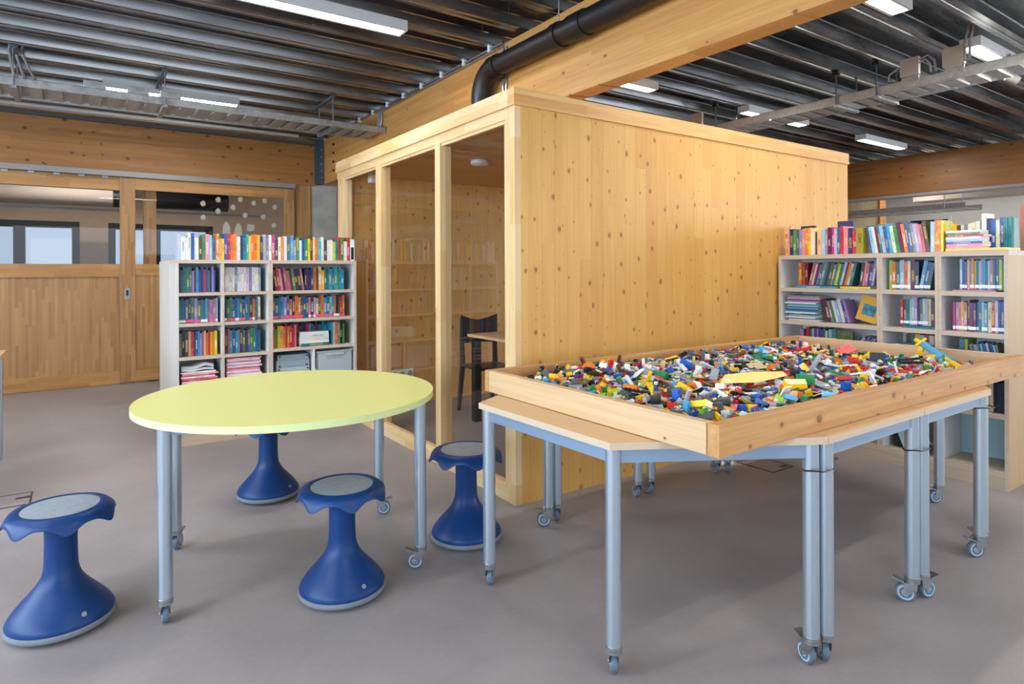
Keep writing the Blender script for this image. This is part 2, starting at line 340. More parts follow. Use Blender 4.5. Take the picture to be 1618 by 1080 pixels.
# ---------- beams and column
def beam(x0, x1, y0, y1, z0, z1, mat, label):
    return tag(B(x0, x1, y0, y1, z0, z1).build('glulam_beam', mat, bevel=0.004), label, 'beam')
beam(-3.45, 2.80, 8.93, 9.13, 2.572, 3.21, m_glu_x, 'brown glued timber beam above the sliding door and glazed partition')
big = thing('glulam_beam', 'large golden timber beam running over the wooden booth beside the black pipe', 'beam', (2.95, 2, 2.6))
B(2.88, 3.035, -4.05, 9.3, 2.6, 3.222).build('beam_body', m_glu_y, big, bevel=0.005)
for z in (2.74, 2.86, 2.98, 3.1): MB().cyl((2.862, 8.45, z), (2.882, 8.45, z), 0.016, 8).build('bolt', m_black, big)
rb = thing('glulam_beam', 'dark brown timber beam at the far right above the low bookcase', 'beam', (11.2, 5, 2.56))
B(11.1, 11.3, -2.0, 9.3, 2.57, 3.2).build('beam_body', wood('glulam_dark', '9c6a35', '7a4c20', 'Y', 'Z', plank=0.042, seg=2.2, knots=0.3, cell=0.14, ksize=0.09, var=0.4, knotcol='43250c'), rb, bevel=0.005)
B(11.08, 11.32, -2.0, 9.3, 2.53, 2.57).build('steel_flange', m_track, rb)
m = MB(); m.box(2.805, 2.875, 8.86, 8.93, 2.60, 3.24); m.box(2.76, 2.875, 8.905, 8.925, 2.60, 3.24)
br = thing('steel_bracket', 'blue grey steel angle joining the two timber beams above the concrete column', 'bracket', (2.84, 8.9, 2.6))
m.build('angle_plate', m_steel_bl, br)
for z in (2.68, 2.78, 2.88, 2.98, 3.08): MB().cyl((2.835, 8.84, z), (2.835, 8.862, z), 0.013, 8).build('bolt', m_zinc, br)
tag(B(2.70, 3.1, 8.96, 9.36, 0, 2.598).build('concrete_column', m_concrete, bevel=0.012), 'grey concrete column in the corner beside the wooden booth', 'column')

# ---------- glazed partition with sliding door, y = 8.95
YP = 8.95
pw = MB()
pw.box(-3.45, 0.40, YP+0.0, YP+0.05, 0.16, 1.30)      # panelled lower part
o = struct(pw.build('wall_partition', m_door))
MB().box(-3.45, 0.40, YP-0.02, YP+0.07, 1.30, 1.452).build('rail', m_door_h, o)
MB().box(-3.45, 0.40, YP-0.02, YP+0.07, 0.004, 0.16).build('rail', m_door_h, o)
MB().box(-3.45, 0.40, YP-0.02, YP+0.07, 2.345, 2.50).build('rail', m_door_h, o)
MB().box(-3.45, 0.40, YP+0.02, YP+0.03, 1.452, 2.345).build('pane', m_glass, o)
MB().box(2.47, 2.70, YP-0.02, YP+0.10, 0, 2.57).build('jamb', m_door, o)
MB().box(0.66, 0.80, YP+0.12, YP+0.2, 0, 2.5).build('post', m_door, o)
sd = struct(MB().box(0.40, 0.56, YP-0.07, YP-0.025, 0.02, 2.50).build('door_1', m_door, bevel=0.003))
MB().box(2.325, 2.465, YP-0.07, YP-0.025, 0.02, 2.50).build('stile', m_door, sd, bevel=0.003)
MB().box(0.56, 2.325, YP-0.065, YP-0.03, 2.36, 2.50).build('rail', m_door_h, sd)
MB().box(0.56, 2.325, YP-0.065, YP-0.03, 1.31, 1.45).build('rail', m_door_h, sd)
MB().box(0.56, 2.325, YP-0.065, YP-0.03, 0.02, 0.18).build('rail', m_door_h, sd)
MB().box(0.56, 2.325, YP-0.055, YP-0.04, 0.18, 1.31).build('panel', m_door, sd)
MB().box(0.56, 2.325, YP-0.052, YP-0.044, 1.45, 2.36).build('pane', m_glass, sd)
pts = [(0.03*math.cos(a)+0.472, 0.035*(1 if math.sin(a) > 0 else -1)*1.3+0.03*math.sin(a)+1.09) for a in [k*2*PI/24+0.01 for k in range(24)]]
mm = Matrix(((1, 0, 0, 0), (0, 0, 1, 0), (0, 1, 0, 0), (0, 0, 0, 1)))
MB().prism(pts, YP-0.078, YP-0.069, mat=mm).build('door_handle', m_zinc, sd)
MB().box(0.460, 0.484, YP-0.080, YP-0.0775, 1.07, 1.135).build('handle_recess', m_black, sd)
tr = thing('sliding_door_track', 'grey aluminium sliding door track under the brown beam', 'track', (-0.4, 8.9, 2.5))
MB().box(-3.45, 2.47, YP-0.11, YP-0.012, 2.505, 2.568).build('rail', m_track, tr)
for k in range(16): MB().box(-3.3+k*0.235, -3.24+k*0.235, YP-0.04, YP-0.018, 2.485, 2.505).build('roller_clip', m_zinc, tr)
# ventilation ducts in the room behind
du = thing('round_duct', 'thick beige round ventilation duct behind the partition glass', 'duct', (-1.5, 11.4, 2.35))
MB().cyl((-3.45, 11.4, 2.49), (0.42, 11.4, 2.49), 0.135, 28).build('duct_tube', m_duct, du)
MB().cyl((0.421, 11.4, 2.49), (0.52, 11.4, 2.49), 0.137, 28).build('collar', m_black, du)
MB().box(-3.4, 0.6, 11.5, 11.53, 2.30, 2.335).build('support_rail', m_track, du)
bd = thing('round_duct', 'black round ventilation duct behind the sliding door glass', 'duct', (1.5, 11.4, 2.35))
MB().cyl((0.93, 11.4, 2.51), (2.05, 11.4, 2.51), 0.15, 28).build('duct_tube', m_pipe, bd)
MB().box(0.9, 2.6, 11.5, 11.53, 2.30, 2.335).build('support_rail', m_track, bd)
for x_ in (1.1, 1.9): MB().cyl((x_, 11.4, 2.65), (x_, 11.4, 3.45), .01, 6).build('hanger', m_zinc, bd)
for x_ in (-2.5, 0.1): MB().cyl((x_, 11.4, 2.62), (x_, 11.4, 3.45), .01, 6).build('hanger', m_zinc, du)
# white paper shapes on the glass
HN = [(1.31,2.23),(1.49,2.29),(1.67,2.2),(1.76,2.31),(1.93,2.27),(2.07,2.31),(2.2,2.23),(1.49,2.14),(1.31,2.05),(1.82,2.1),(2.05,2.09),(2.19,1.98)]
hs_ = [(0,-.034),(.012,-.02),(.03,-.03),(.022,-.008),(.04,-.004),(.024,.01),(.026,.03),(.008,.038),(-.004,.046),(-.02,.03),(-.032,.012),(-.03,-.008),(-.016,-.02)]
desc = ['top left, over the black duct','over the right end of the black duct','left of the highest pair','highest near the glass centre','right of the highest one','top row, toward the right','at the far right of the top row','middle row, below the duct','lower left, under the leftmost one','lowest, above the white card','lower right, beside the slanted pipe','lowest at the right edge']
for k, (x, z) in enumerate(HN):
    a = R.uniform(-.4, .3); p = [(x+u*math.cos(a)-v*math.sin(a), z+u*math.sin(a)+v*math.cos(a)) for u, v in hs_]
    tag(MB().prism(p, YP-0.0545, YP-0.0528, mat=mm).build('paper_cutout', m_boxgrey), 'white paper cutout on the door glass, '+desc[k], 'cutout', 'white paper cutouts on the sliding door glass')

for x, z, pl, lb in ((1.89, 1.94, [(-.045, -.05), (.045, -.04), (.05, .045), (-.04, .05)], 'square white paper card on the door glass above the books'), (1.59, 1.93, [(-.05, -.09), (.05, -.09), (.045, .02), (.01, .08), (-.015, .08), (-.045, .02)], 'white pointed paper shape on the door glass, left of the square card'),
                (1.735, 1.92, [(-.05, -.09), (.05, -.09), (.04, .03), (.012, .075), (-.015, .07), (-.045, .0)], 'white pointed paper shape on the door glass, touching the square card')):
    tag(MB().prism([(x+a, z+b) for a, b in pl], YP-0.0545, YP-0.0528, mat=mm).build('paper_cutout', m_boxgrey), lb, 'cutout', 'white paper shapes behind the books')
# ================================================================== TIMBER BOOTH
BX0, BX1, BY0, BY1, BH = 2.05, 5.75, 2.931, 5.935, 2.40
bo = thing('timber_booth', 'large knotty spruce booth with a glazed front in the middle of the room', 'booth', (BX0, BY0, 0))
MB().box(BX0+0.045, BX1, BY0, BY0+0.09, 0.0, 2.30).build('side_panel', m_clt, bo)
MB().box(BX0, BX0+0.045, BY0, BY0+0.072, 0.0, 2.30).build('corner_trim', m_pine_z, bo, bevel=0.002)
MB().box(BX0+0.045, BX1, BY1-0.1, BY1, 0.0, 2.30).build('back_panel', m_clt, bo)
m = MB(); m.box(BX1-0.09, BX1, BY0+0.09, BY0+0.30, 0.0, 2.30); m.box(BX1-0.09, BX1, BY1-0.30, BY1-0.1, 0.0, 2.30); m.box(BX1-0.09, BX1, BY0+0.30, BY1-0.30, 2.1, 2.30); m.box(BX1-0.09, BX1, BY0+0.30, BY1-0.30, 0.0, 0.1); m.build('end_frame', m_clt_y, bo)  # hidden end, its glazed opening added to let light into the booth
MB().box(BX1-0.05, BX1-0.044, BY0+0.30, BY1-0.30, 0.1, 2.1).build('glass_pane', m_glass, bo)
MB().box(BX0+0.1, BX1-0.1, BY0+0.09, BY1-0.1, 2.28, 2.385).build('ceiling_panel', m_clt_in, bo)
MB().box(BX0-0.012, BX1, BY0-0.014, BY0+0.05, 2.30, BH).build('top_trim', m_pine_x, bo, bevel=0.002)
MB().box(BX0-0.012, BX0+0.07, BY0+0.05, BY1, 2.30, BH).build('top_trim', m_pine_y, bo, bevel=0.002)
MB().box(BX0+0.004, BX0+0.09, BY0+0.072, BY1, 2.235, 2.30).build('head_rail', m_pine_y, bo, bevel=0.002)
MB().box(BX0+0.002, BX0+0.09, BY0+0.072, BY1, 0.0, 0.075).build('sill', m_pine_y, bo, bevel=0.003)
MB().box(BX0+0.02, BX0+0.06, BY0+0.125, BY1-0.15, 0.075, 0.10).build('glazing_bead', m_pine_y, bo)
ys = [(3.003, 3.055), (3.833, 3.935), (4.865, 5.0), (5.765, 5.935)]
for a, b in ys:
    MB().box(BX0, BX0+0.09, a, b-(0.03 if b < 3.1 else 0.028), 0.075, 2.235).build('mullion', m_pine_z, bo, bevel=0.002)
    MB().box(BX0+0.022, BX0+0.06, b-0.029, b+0.012, 0.075, 2.235).build('glazing_bead', m_pine_z, bo)
for i in range(3):
    MB().box(BX0+0.040, BX0+0.046, ys[i][1]-0.01, ys[i+1][0]+0.01, 0.08, 2.24).build('glass_pane', m_glass, bo)
    MB().box(BX0+0.014, BX0+0.03, ys[i][1]-0.02, ys[i+1][0], 2.215, 2.236).build('glazing_bead', m_pine_y, bo)
sm = thing('smoke_detector', 'round white smoke detector on the booth ceiling behind the near glass pane', 'detector', (2.77, 4.47, 2.28))
MB().lathe([(0.06, 2.24), (0.075, 2.248), (0.078, 2.27), (0.07, 2.28)], 28, c=(2.77, 4.47)).build('housing', m_white_s, sm)
MB().lathe([(0.03, 2.236), (0.03, 2.24)], 20, c=(2.77, 4.47)).build('sensor_cap', m_lampw, sm)
tag(MB().box(2.26, 2.34, 5.60, 5.68, 2.19, 2.28).build('motion_sensor', m_white_s, bevel=0.012), 'small white box sensor on the booth ceiling behind the far glass pane', 'sensor')
so = thing('wall_socket', 'white triple power socket low on the back wall inside the booth', 'socket', (2.67, 5.83, 0.32))
MB().box(2.545, 2.80, 5.815, 5.835, 0.275, 0.36).build('socket_plate', m_white_s, so, bevel=0.004)
for k in range(3): MB().cyl((2.588+k*0.085, 5.815, 0.318), (2.588+k*0.085, 5.808, 0.318), 0.026, 20, mi=0).build('socket_outlet', m_boxgrey, so)
# table and chair inside the booth
bt = thing('booth_table', 'light wood table with black legs inside the booth beside the black chair', 'table', (3.4, 4.4, 0))
MB().box(2.865, 3.95, 4.0, 4.85, 0.76, 0.785).build('tabletop', [m_top], bt, bevel=0.003)
for x, y in ((2.93, 4.80), (3.88, 4.80), (2.93, 4.07), (3.88, 4.07)): MB().box(x-0.032, x+0.032, y-0.032, y+0.032, 0, 0.76).build('leg', m_black, bt)
def booth_chair():
    c = thing('wooden_chair', 'charcoal wooden chair with a curved top backrest inside the booth', 'chair', (3.16, 5.0, 0))
    # local frame: s along backrest (toward +x,-y), n forward
    s_ = Vector((-0.99, 0.14, 0)).normalized(); n_ = Vector((-0.14, -0.99, 0)).normalized(); o_ = Vector((3.18, 5.16, 0))
    T = Matrix((( s_.x, n_.x, 0, o_.x), (s_.y, n_.y, 0, o_.y), (0, 0, 1, 0), (0, 0, 0, 1)))
    m = MB(); N = 12; vs = []
    for i in range(N+1):
        u = -0.19+0.38*i/N; cu = 0.03*(1-(u/0.19)**2); top = 0.93-0.05*(1-abs(u/0.19)**1.6); bot = 0.66-0.0*cu
        for z in (bot, top): vs += [(u, -cu, z), (u, -cu+0.018, z)]
    fs = []
    for i in range(N):
        a = 4*i; b = a+4; fs += [(a, b, b+2, a+2), (a+1, a+3, b+3, b+1), (a+2, b+2, b+3, a+3), (a, a+1, b+1, b)]
    fs += [(0, 2, 3, 1), (4*N, 4*N+1, 4*N+3, 4*N+2)]
    m.add(vs, fs, 0, True, T); m.build('backrest', m_dark, c)
    m = MB(); m.box(-0.19, 0.19, 0.0, 0.38, 0.44, 0.465, mat=T); m.build('seat', m_dark, c, bevel=0.006)
    for sx in (-1, 1):
        vs = [];
        for (z, y, wd) in ((0, -0.10, .03), (0.45, 0.0, .042), (0.70, -0.015, .035), (0.90, -0.03, .02)):
            x = sx*0.172
            vs += [(x-wd/2, y-wd/2, z), (x+wd/2, y-wd/2, z), (x+wd/2, y+wd/2, z), (x-wd/2, y+wd/2, z)]
        fs = [(0, 3, 2, 1), (12, 13, 14, 15)]+[(4*i+k, 4*i+(k+1) % 4, 4*i+4+(k+1) % 4, 4*i+4+k) for i in range(3) for k in range(4)]
        MB().add(vs, fs, mat=T).build('leg', m_dark, c)
        MB().box(sx*0.165-0.02, sx*0.165+0.02, 0.33, 0.37, 0.0, 0.44, mat=T).build('leg', m_dark, c)
    return c
booth_chair()

# ================================================================== PIPE, CONDUITS, CLIPS
pp = thing('vent_pipe', 'thick black ventilation pipe rising from the booth and running along the golden beam', 'pipe', (2.755, 4.4, 2.4))
pts = [(2.755, 4.42, 2.402), (2.755, 4.42, 2.78)]
for k in range(1, 9):
    a = k*PI/2/8; pts.append((2.755, 4.42-0.21*(1-math.cos(a)), 2.78+0.21*math.sin(a)))
MB().tube(pts, 0.082, 24).build('elbow', m_pipe, pp)
MB().cyl((2.755, 4.215, 2.99), (2.755, -3.9, 2.99), 0.08, 28).build('straight_pipe', m_pipe, pp)
for y0, y1, r in ((4.235, 4.13, .089), (3.42, 3.36, .090), (3.24, 3.10, .089), (-0.4, -0.5, .089)): MB().cyl((2.755, y0, 2.99), (2.755, y1, 2.99), r, 28).build('sleeve', m_pipe, pp)
MB().cyl((2.755, 4.42, 2.60), (2.755, 4.42, 2.68), 0.089, 28).build('sleeve', m_pipe, pp)
tag(MB().cyl((2.755, 3.39, 3.08), (2.755, 3.39, 3.27), 0.005, 6).build('hanger_rod', m_zinc), 'thin steel rod hanging the black pipe from the deck', 'rod')
cl = thing('beam_conduit', 'grey steel conduit with white clips along the top of the golden beam', 'conduit', (2.87, 5, 3.2))
MB().cyl((2.865, 4.25, 3.225), (2.865, 8.6, 3.225), 0.013, 8).build('conduit_tube', m_zinc, cl)
MB().cyl((2.862, 4.25, 3.195), (2.862, 6.7, 3.195), 0.011, 8).build('conduit_tube', m_zinc, cl)
for k in range(9): MB().box(2.845, 2.879, 4.43+k*.427, 4.462+k*.427, 3.20, 3.268).build('clip', m_white_s, cl)
m = MB(); 
for dy in (0, 0.045): m.cyl((2.868, 4.21+dy, 2.402), (2.868, 4.21+dy, 3.18), 0.010, 8)
tag(m.build('downpipe_conduit', m_zinc), 'pair of grey conduits dropping to the booth roof behind the black elbow', 'conduit')
m = MB()
for dy in (0, 0.045, 0.09): m.tube([(2.862, 6.75+dy, 3.2), (2.86, 6.75+dy, 3.1), (2.85, 6.78+dy, 2.99)], 0.011, 6)
tag(m.build('cable_drop', m_zinc), 'grey cables dropping from the beam top into the left cable tray', 'cable')
# small cable hangers in the deck
for k, (x, y) in enumerate(((2.6, 3.78), (2.62, 4.18))):
    tag(MB().cyl((x, y, 3.2), (x, y, 3.4), 0.004, 6).build('ceiling_wire', m_black), ['thin black wire hanging from the deck above the black pipe', 'thin black wire hanging from the deck left of the pipe elbow'][k], 'wire')

# ================================================================== CABLE TRAYS
def cable_tray(label, p0, p1, width, z0, hgt, axis, gap=0.145):
    t = thing('cable_tray', label, 'cable tray', ((p0[0]+p1[0])/2, (p0[1]+p1[1])/2, z0))
    L = p1[0]-p0[0] if axis == 'X' else p1[1]-p0[1]
    def bx(m, l0, l1, w0, w1, a, b, mi=0):
        if axis == 'X': m.box(p0[0]+l0, p0[0]+l1, p0[1]+w0, p0[1]+w1, a, b, mi)
        else: m.box(p0[0]+w0, p0[0]+w1, p0[1]+l0, p0[1]+l1, a, b, mi)
    for wv in (0, width-0.004):
        m = MB(); bx(m, 0, L, wv, wv+0.004, z0, z0+hgt); bx(m, 0, L, wv-(0.008 if wv else 0), wv+(0.004 if wv else 0.012), z0+hgt-0.003, z0+hgt); m.build('side_rail', m_tray, t)
    m = MB(); n = int(L/gap)
    for k in range(n): bx(m, k*gap, k*gap+gap*0.62, 0.004, width-0.004, z0+0.002, z0+0.006)
    for k in range(n): bx(m, k*gap+gap*0.62, k*gap+gap, 0.004, width-0.004, z0+0.022, z0+0.024)
    m.build('perforated_base', m_tray, t)
    return t
lt = cable_tray('long galvanised cable tray hanging over the brown beam at the left', (-3.4, 6.64), (2.86, 7.08), 0.44, 2.915, 0.068, 'X')
rt = cable_tray('galvanised cable tray crossing the ceiling at the right', (6.03, -1.0), (6.38, 5.4), 0.35, 2.94, 0.085, 'Y')
def trapeze(x, y0, y1, x1, label):
    t = thing('tray_hanger', label, 'hanger', (x, (y0+y1)/2, 2.9))
    if x1 is None:
        MB().box(x-0.02, x+0.02, y0-0.03, y1+0.03, 2.885, 2.912).build('crossbar', m_zinc, t)
        MB().box(x-0.02, x+0.02, y0-0.03, y1+0.3, 3.215, 3.245).build('crossbar', m_steel_bl, t)
        for y in (y0-0.015, y1+0.015): MB().cyl((x, y, 2.89), (x, y, 3.24), 0.006, 8).build('threaded_rod', m_zinc, t)
    else:
        MB().box(x-0.03, x1+0.03, y0-0.02, y0+0.02, 2.91, 2.937).build('crossbar', m_zinc, t)
        for xx in (x-0.018, x1+0.018): MB().cyl((xx, y0, 2.91), (xx, y0, 3.40), 0.007, 8).build('threaded_rod', m_steel_bl, t)
        MB().box(x-0.04, x, y0-0.03, y0+0.03, 3.22, 3.25).build('deck_bracket', m_black, t)
trapeze(0.66, 6.64, 7.08, None, 'steel trapeze hanger on the left cable tray near its middle')
trapeze(2.25, 6.64, 7.08, None, 'steel trapeze hanger on the left cable tray near the golden beam')
trapeze(-0.45, 6.64, 7.08, None, 'steel trapeze hanger on the left cable tray at the picture edge')
trapeze(6.03, 2.80, 2.80, 6.38, 'steel hanger on the right cable tray nearest the grey boxes')
trapeze(6.03, 3.17, 3.17, 6.38, 'short steel hanger on the right cable tray left of the nearest one')
trapeze(6.03, 4.56, 4.56, 6.38, 'steel hanger on the right cable tray above the booth')
def jbox(x0, x1, y0, y1, z0, z1, label, mat=m_boxgrey):
    t = thing('junction_box', label, 'junction box', ((x0+x1)/2, (y0+y1)/2, z0))
    MB().box(x0, x1, y0, y1, z0, z1).build('box_body', mat, t, bevel=0.004)
    return t
jbox(5.985, 6.028, 2.44, 2.59, 3.045, 3.2, 'pale grey junction box on the right cable tray, left of the pair')
jbox(5.985, 6.028, 2.10, 2.26, 3.045, 3.2, 'pale grey junction box on the right cable tray, beside the curved cables')
jbox(5.99, 6.028, 4.74, 4.90, 3.045, 3.2, 'small brownish junction box on the tray above the booth edge')
for y, lb in ((2.45, 'grey mounting plate below the left junction box'), (2.11, 'grey mounting plate below the right junction box')):
    tag(MB().box(6.012, 6.028, y, y+0.14, 2.95, 3.04).build('mounting_plate', m_tray), lb, 'plate')
for k, x in enumerate((0.03, 0.36, 0.62)):
    jbox(x, x+0.17, 6.60, 6.636, 2.975, 3.035, ['dark grey box on the left cable tray, nearest the picture edge', 'grey box on the left cable tray before the first bright gap of the lamp', 'grey box on the left cable tray beside the steel hanger'][k], m_tray)
for k, (pts, r_, lb) in enumerate((([(5.97, 2.60, 3.12), (5.95, 2.66, 3.08), (5.955, 2.67, 3.03), (5.97, 2.62, 3.02)], .008, 'grey cable bending out of the left junction box on the right tray'),
      ([(5.975, 2.43, 3.16), (5.97, 2.36, 3.18), (5.97, 2.31, 3.12), (5.98, 2.30, 3.03)], .008, 'grey cable arching between the two junction boxes, outer'),
      ([(5.975, 2.43, 3.13), (5.97, 2.38, 3.15), (5.97, 2.345, 3.10), (5.98, 2.34, 3.03)], .008, 'grey cable arching between the two junction boxes, inner'),
      ([(5.97, 2.09, 3.05), (5.96, 2.085, 3.2), (5.98, 2.06, 3.36), (6.0, 2.03, 3.45)], .010, 'grey cable rising from the right junction box to the deck, left one'),
      ([(5.97, 2.055, 3.05), (5.96, 2.05, 3.2), (5.98, 2.02, 3.36), (6.0, 1.99, 3.45)], .010, 'grey cable rising from the right junction box to the deck, right one'))):
    tag(MB().tube(pts, r_, 6).build('cable_loop', m_cable), lb, 'cable')
m = MB()
for k in range(3): m.tube([(-0.46+k*0.05, 6.8, 3.4), (-0.49+k*0.04, 6.8, 3.25), (-0.47+k*0.06, 6.8, 3.1), (-0.44+k*0.08, 6.8, 2.96)], 0.011, 6)
tag(m.build('cable_bundle', m_cable), 'grey cables dropping into the left cable tray near the picture edge', 'cable')
sp = thing('ceiling_speaker', 'small grey round sensor hanging below the right cable tray', 'sensor', (6.6, 2.0, 2.9))
MB().cyl((6.55, 1.98, 3.0), (6.6, 1.92, 2.95), 0.035, 16).build('sensor_head', m_boxgrey, sp); MB().cyl((6.6, 1.98, 3.0), (6.6, 1.98, 3.2), 0.01, 8).build('stem', m_zinc, sp)
# second narrow tray / pipe between left tray and brown beam
tag(MB().cyl((-3.4, 8.1, 3.08), (2.3, 8.1, 3.08), 0.022, 10).build('white_conduit', m_boxgrey), 'pale conduit running behind the left cable tray', 'conduit')
tag(MB().box(-3.4, 2.75, 8.86, 8.925, 3.14, 3.165).build('mounting_rail', m_steel_bl), 'thin dark steel rail along the top of the brown beam', 'rail')
# things under the far right beam
t = cable_tray('bright galvanised cable tray seen under the far right beam', (12.0, 4.2), (12.7, 6.6), 0.7, 2.36, 0.09, 'Y', 0.25)
for y_ in (4.5, 6.2):
    for x_ in (11.99, 12.71): MB().cyl((x_, y_, 2.38), (x_, y_, 3.45), .008, 6).build('threaded_rod', m_zinc, t)
tag(MB().box(13.0, 13.5, 3.0, 5.4, 2.62, 2.85).build('air_duct', m_duct), 'flat brown air duct against the far right wall', 'duct')

# ================================================================== CEILING LAMPS
def lamp():
    t = thing('ceiling_lamp', '', 'ceiling lamp', (0, 0, 3.17), 'white strip lamps under the steel deck')
    m = MB(); L = 1.25
    m.box(0, L, -0.075, 0.075, 3.195, 3.248); m.box(0, L, -0.075, -0.052, 3.17, 3.195); m.box(0, L, 0.052, 0.075, 3.17, 3.195)
    m.box(0, 0.015, -0.052, 0.052, 3.17, 3.195); m.box(L-0.015, L, -0.052, 0.052, 3.17, 3.195)
    m.build('housing', m_lampw, t)
    MB().box(0.016, L-0.016, -0.051, 0.051, 3.176, 3.194).build('diffuser', m_diff, t)
    return t
lp0 = lamp()
LS = [(0.80, 4.41, 'bright strip lamp at the top left, largest one'), (3.56, 4.41, 'strip lamp peeking out from under the golden beam over the booth'), (6.32, 4.41, 'strip lamp partly hidden by the right tray above the booth'),
      (9.05, 4.43, 'long strip lamp near the far right beam, above the booth corner'), (3.56, 2.07, 'strip lamp cut by the upper picture edge right of the beam'), (6.02, 2.07, 'strip lamp crossing behind the right cable tray by the junction boxes'),
      (0.19, 7.36, 'strip lamp behind the left cable tray'), (-2.4, 7.36, 'strip lamp beyond the left picture edge'),
      (0.4, -0.3, 'strip lamp behind the camera, left'), (3.3, -0.3, 'strip lamp behind the camera, centre'), (6.1, -0.3, 'strip lamp behind the camera, right'),
      (-1.9, 4.41, 'strip lamp left of the picture'), (-1.9, 2.07, 'strip lamp left of the camera'), (9.0, 2.07, 'strip lamp outside the right edge'), (11.9, 2.3, 'strip lamp in the right hand room'), (12.2, 5.2, 'strip lamp in the right hand room, far side')]
for k, (x, y, lb) in enumerate(LS):
    o = lp0 if k == 0 else copy_tree(lp0)
    o.location = (x, y, 3.17); o['label'] = lb
nl = thing('ceiling_lamp', 'strip lamp in the room behind the partition', 'ceiling lamp', (-0.6, 10.6, 3.17), 'white strip lamps under the steel deck')  # lamp added out of view to warm the back room
for ch in lp0.children: c = ch.copy(); C.objects.link(c); c.parent = nl

# ================================================================== STOOLS
def make_stool():
    t = thing('wobble_stool', '', 'stool', (0, 0, 0), 'blue wobble stools')
    prof = [(0.12, 0.034), (0.173, 0.036), (0.1745, 0.046), (0.168, 0.060), (0.154, 0.080), (0.132, 0.106), (0.108, 0.132), (0.088, 0.155), (0.072, 0.178), (0.062, 0.200), (0.0565, 0.225), (0.0545, 0.26), (0.0535, 0.32), (0.054, 0.37), (0.056, 0.432)]
    MB().lathe(prof, 48).build('stem', m_stool, t)
    MB().lathe([(0.09, 0.0), (0.15, 0.006), (0.174, 0.016), (0.180, 0.026), (0.179, 0.036), (0.172, 0.0385), (0.1, 0.039)], 48).build('base_ring', m_grey, t)
    N = 140; rings = [(0.050, .430, 0, 0), (0.110, .432, 0, 0), (0.150, .430, .15, 0), (0.170, .428, .8, .3), (0.1765, .425, 1.0, .9), (0.1815, .424, 1.0, 1.0), (0.1805, .430, .95, .9), (0.176, .437, .6, .4), (0.169, .444, .25, .1), (0.158, .4505, .04, 0), (0.146, .454, 0, 0), (0.133, .4545, 0, 0), (0.129, .4515, 0, 0)]
    vs = []
    for r, z, wgt, fl in rings:
        for k in range(N):
            a = 2*PI*k/N; lob = (0.5+0.5*math.cos(7*a))**1.6
            rr = r+0.010*fl*(lob-.35); vs.append((rr*math.cos(a), rr*math.sin(a), z-wgt*0.029*lob))
    fs = [(i*N+k, i*N+(k+1) % N, (i+1)*N+(k+1) % N, (i+1)*N+k) for i in range(len(rings)-1) for k in range(N)]
    m = MB(); m.add(vs, fs, 0, True); m.add([(0, 0, .430)]+vs[:N], [(0, 1+(k+1) % N, 1+k) for k in range(N)]); m.build('seat', m_stool, t)
    MB().lathe([(0.05, 0.446), (0.127, 0.448), (0.1275, 0.4525), (0.12, 0.4535), (0.03, 0.4538)], 48).build('seat_pad', m_pad, t)
    MB().lathe([(0.009, 0.0), (0.009, 0.003)], 12, mat=Matrix.Translation((0.02, -0.1535, 0.076)) @ Euler((math.radians(58), 0, 0)).to_matrix().to_4x4()).build('maker_badge', m_grey, t)
    return t
st0 = make_stool()
for k, (x, y, rz, lb) in enumerate(((-0.063, 2.965, 0.35, 'blue wobble stool with grey pad at the left picture edge'), (0.905, 2.572, 0.1, 'blue wobble stool in front of the lime round table'),
                                    (1.601, 2.727, 0.9, 'blue wobble stool between the round table and the brick tray'), (0.963, 3.949, 0.5, 'blue wobble stool behind the round table, its seat hidden'))):
    o = st0 if k == 0 else copy_tree(st0); o.location = (x, y, 0); o.rotation_euler = (0, 0, rz); o['label'] = lb
    if k == 3: o.location = (0.93, 3.93, 0)

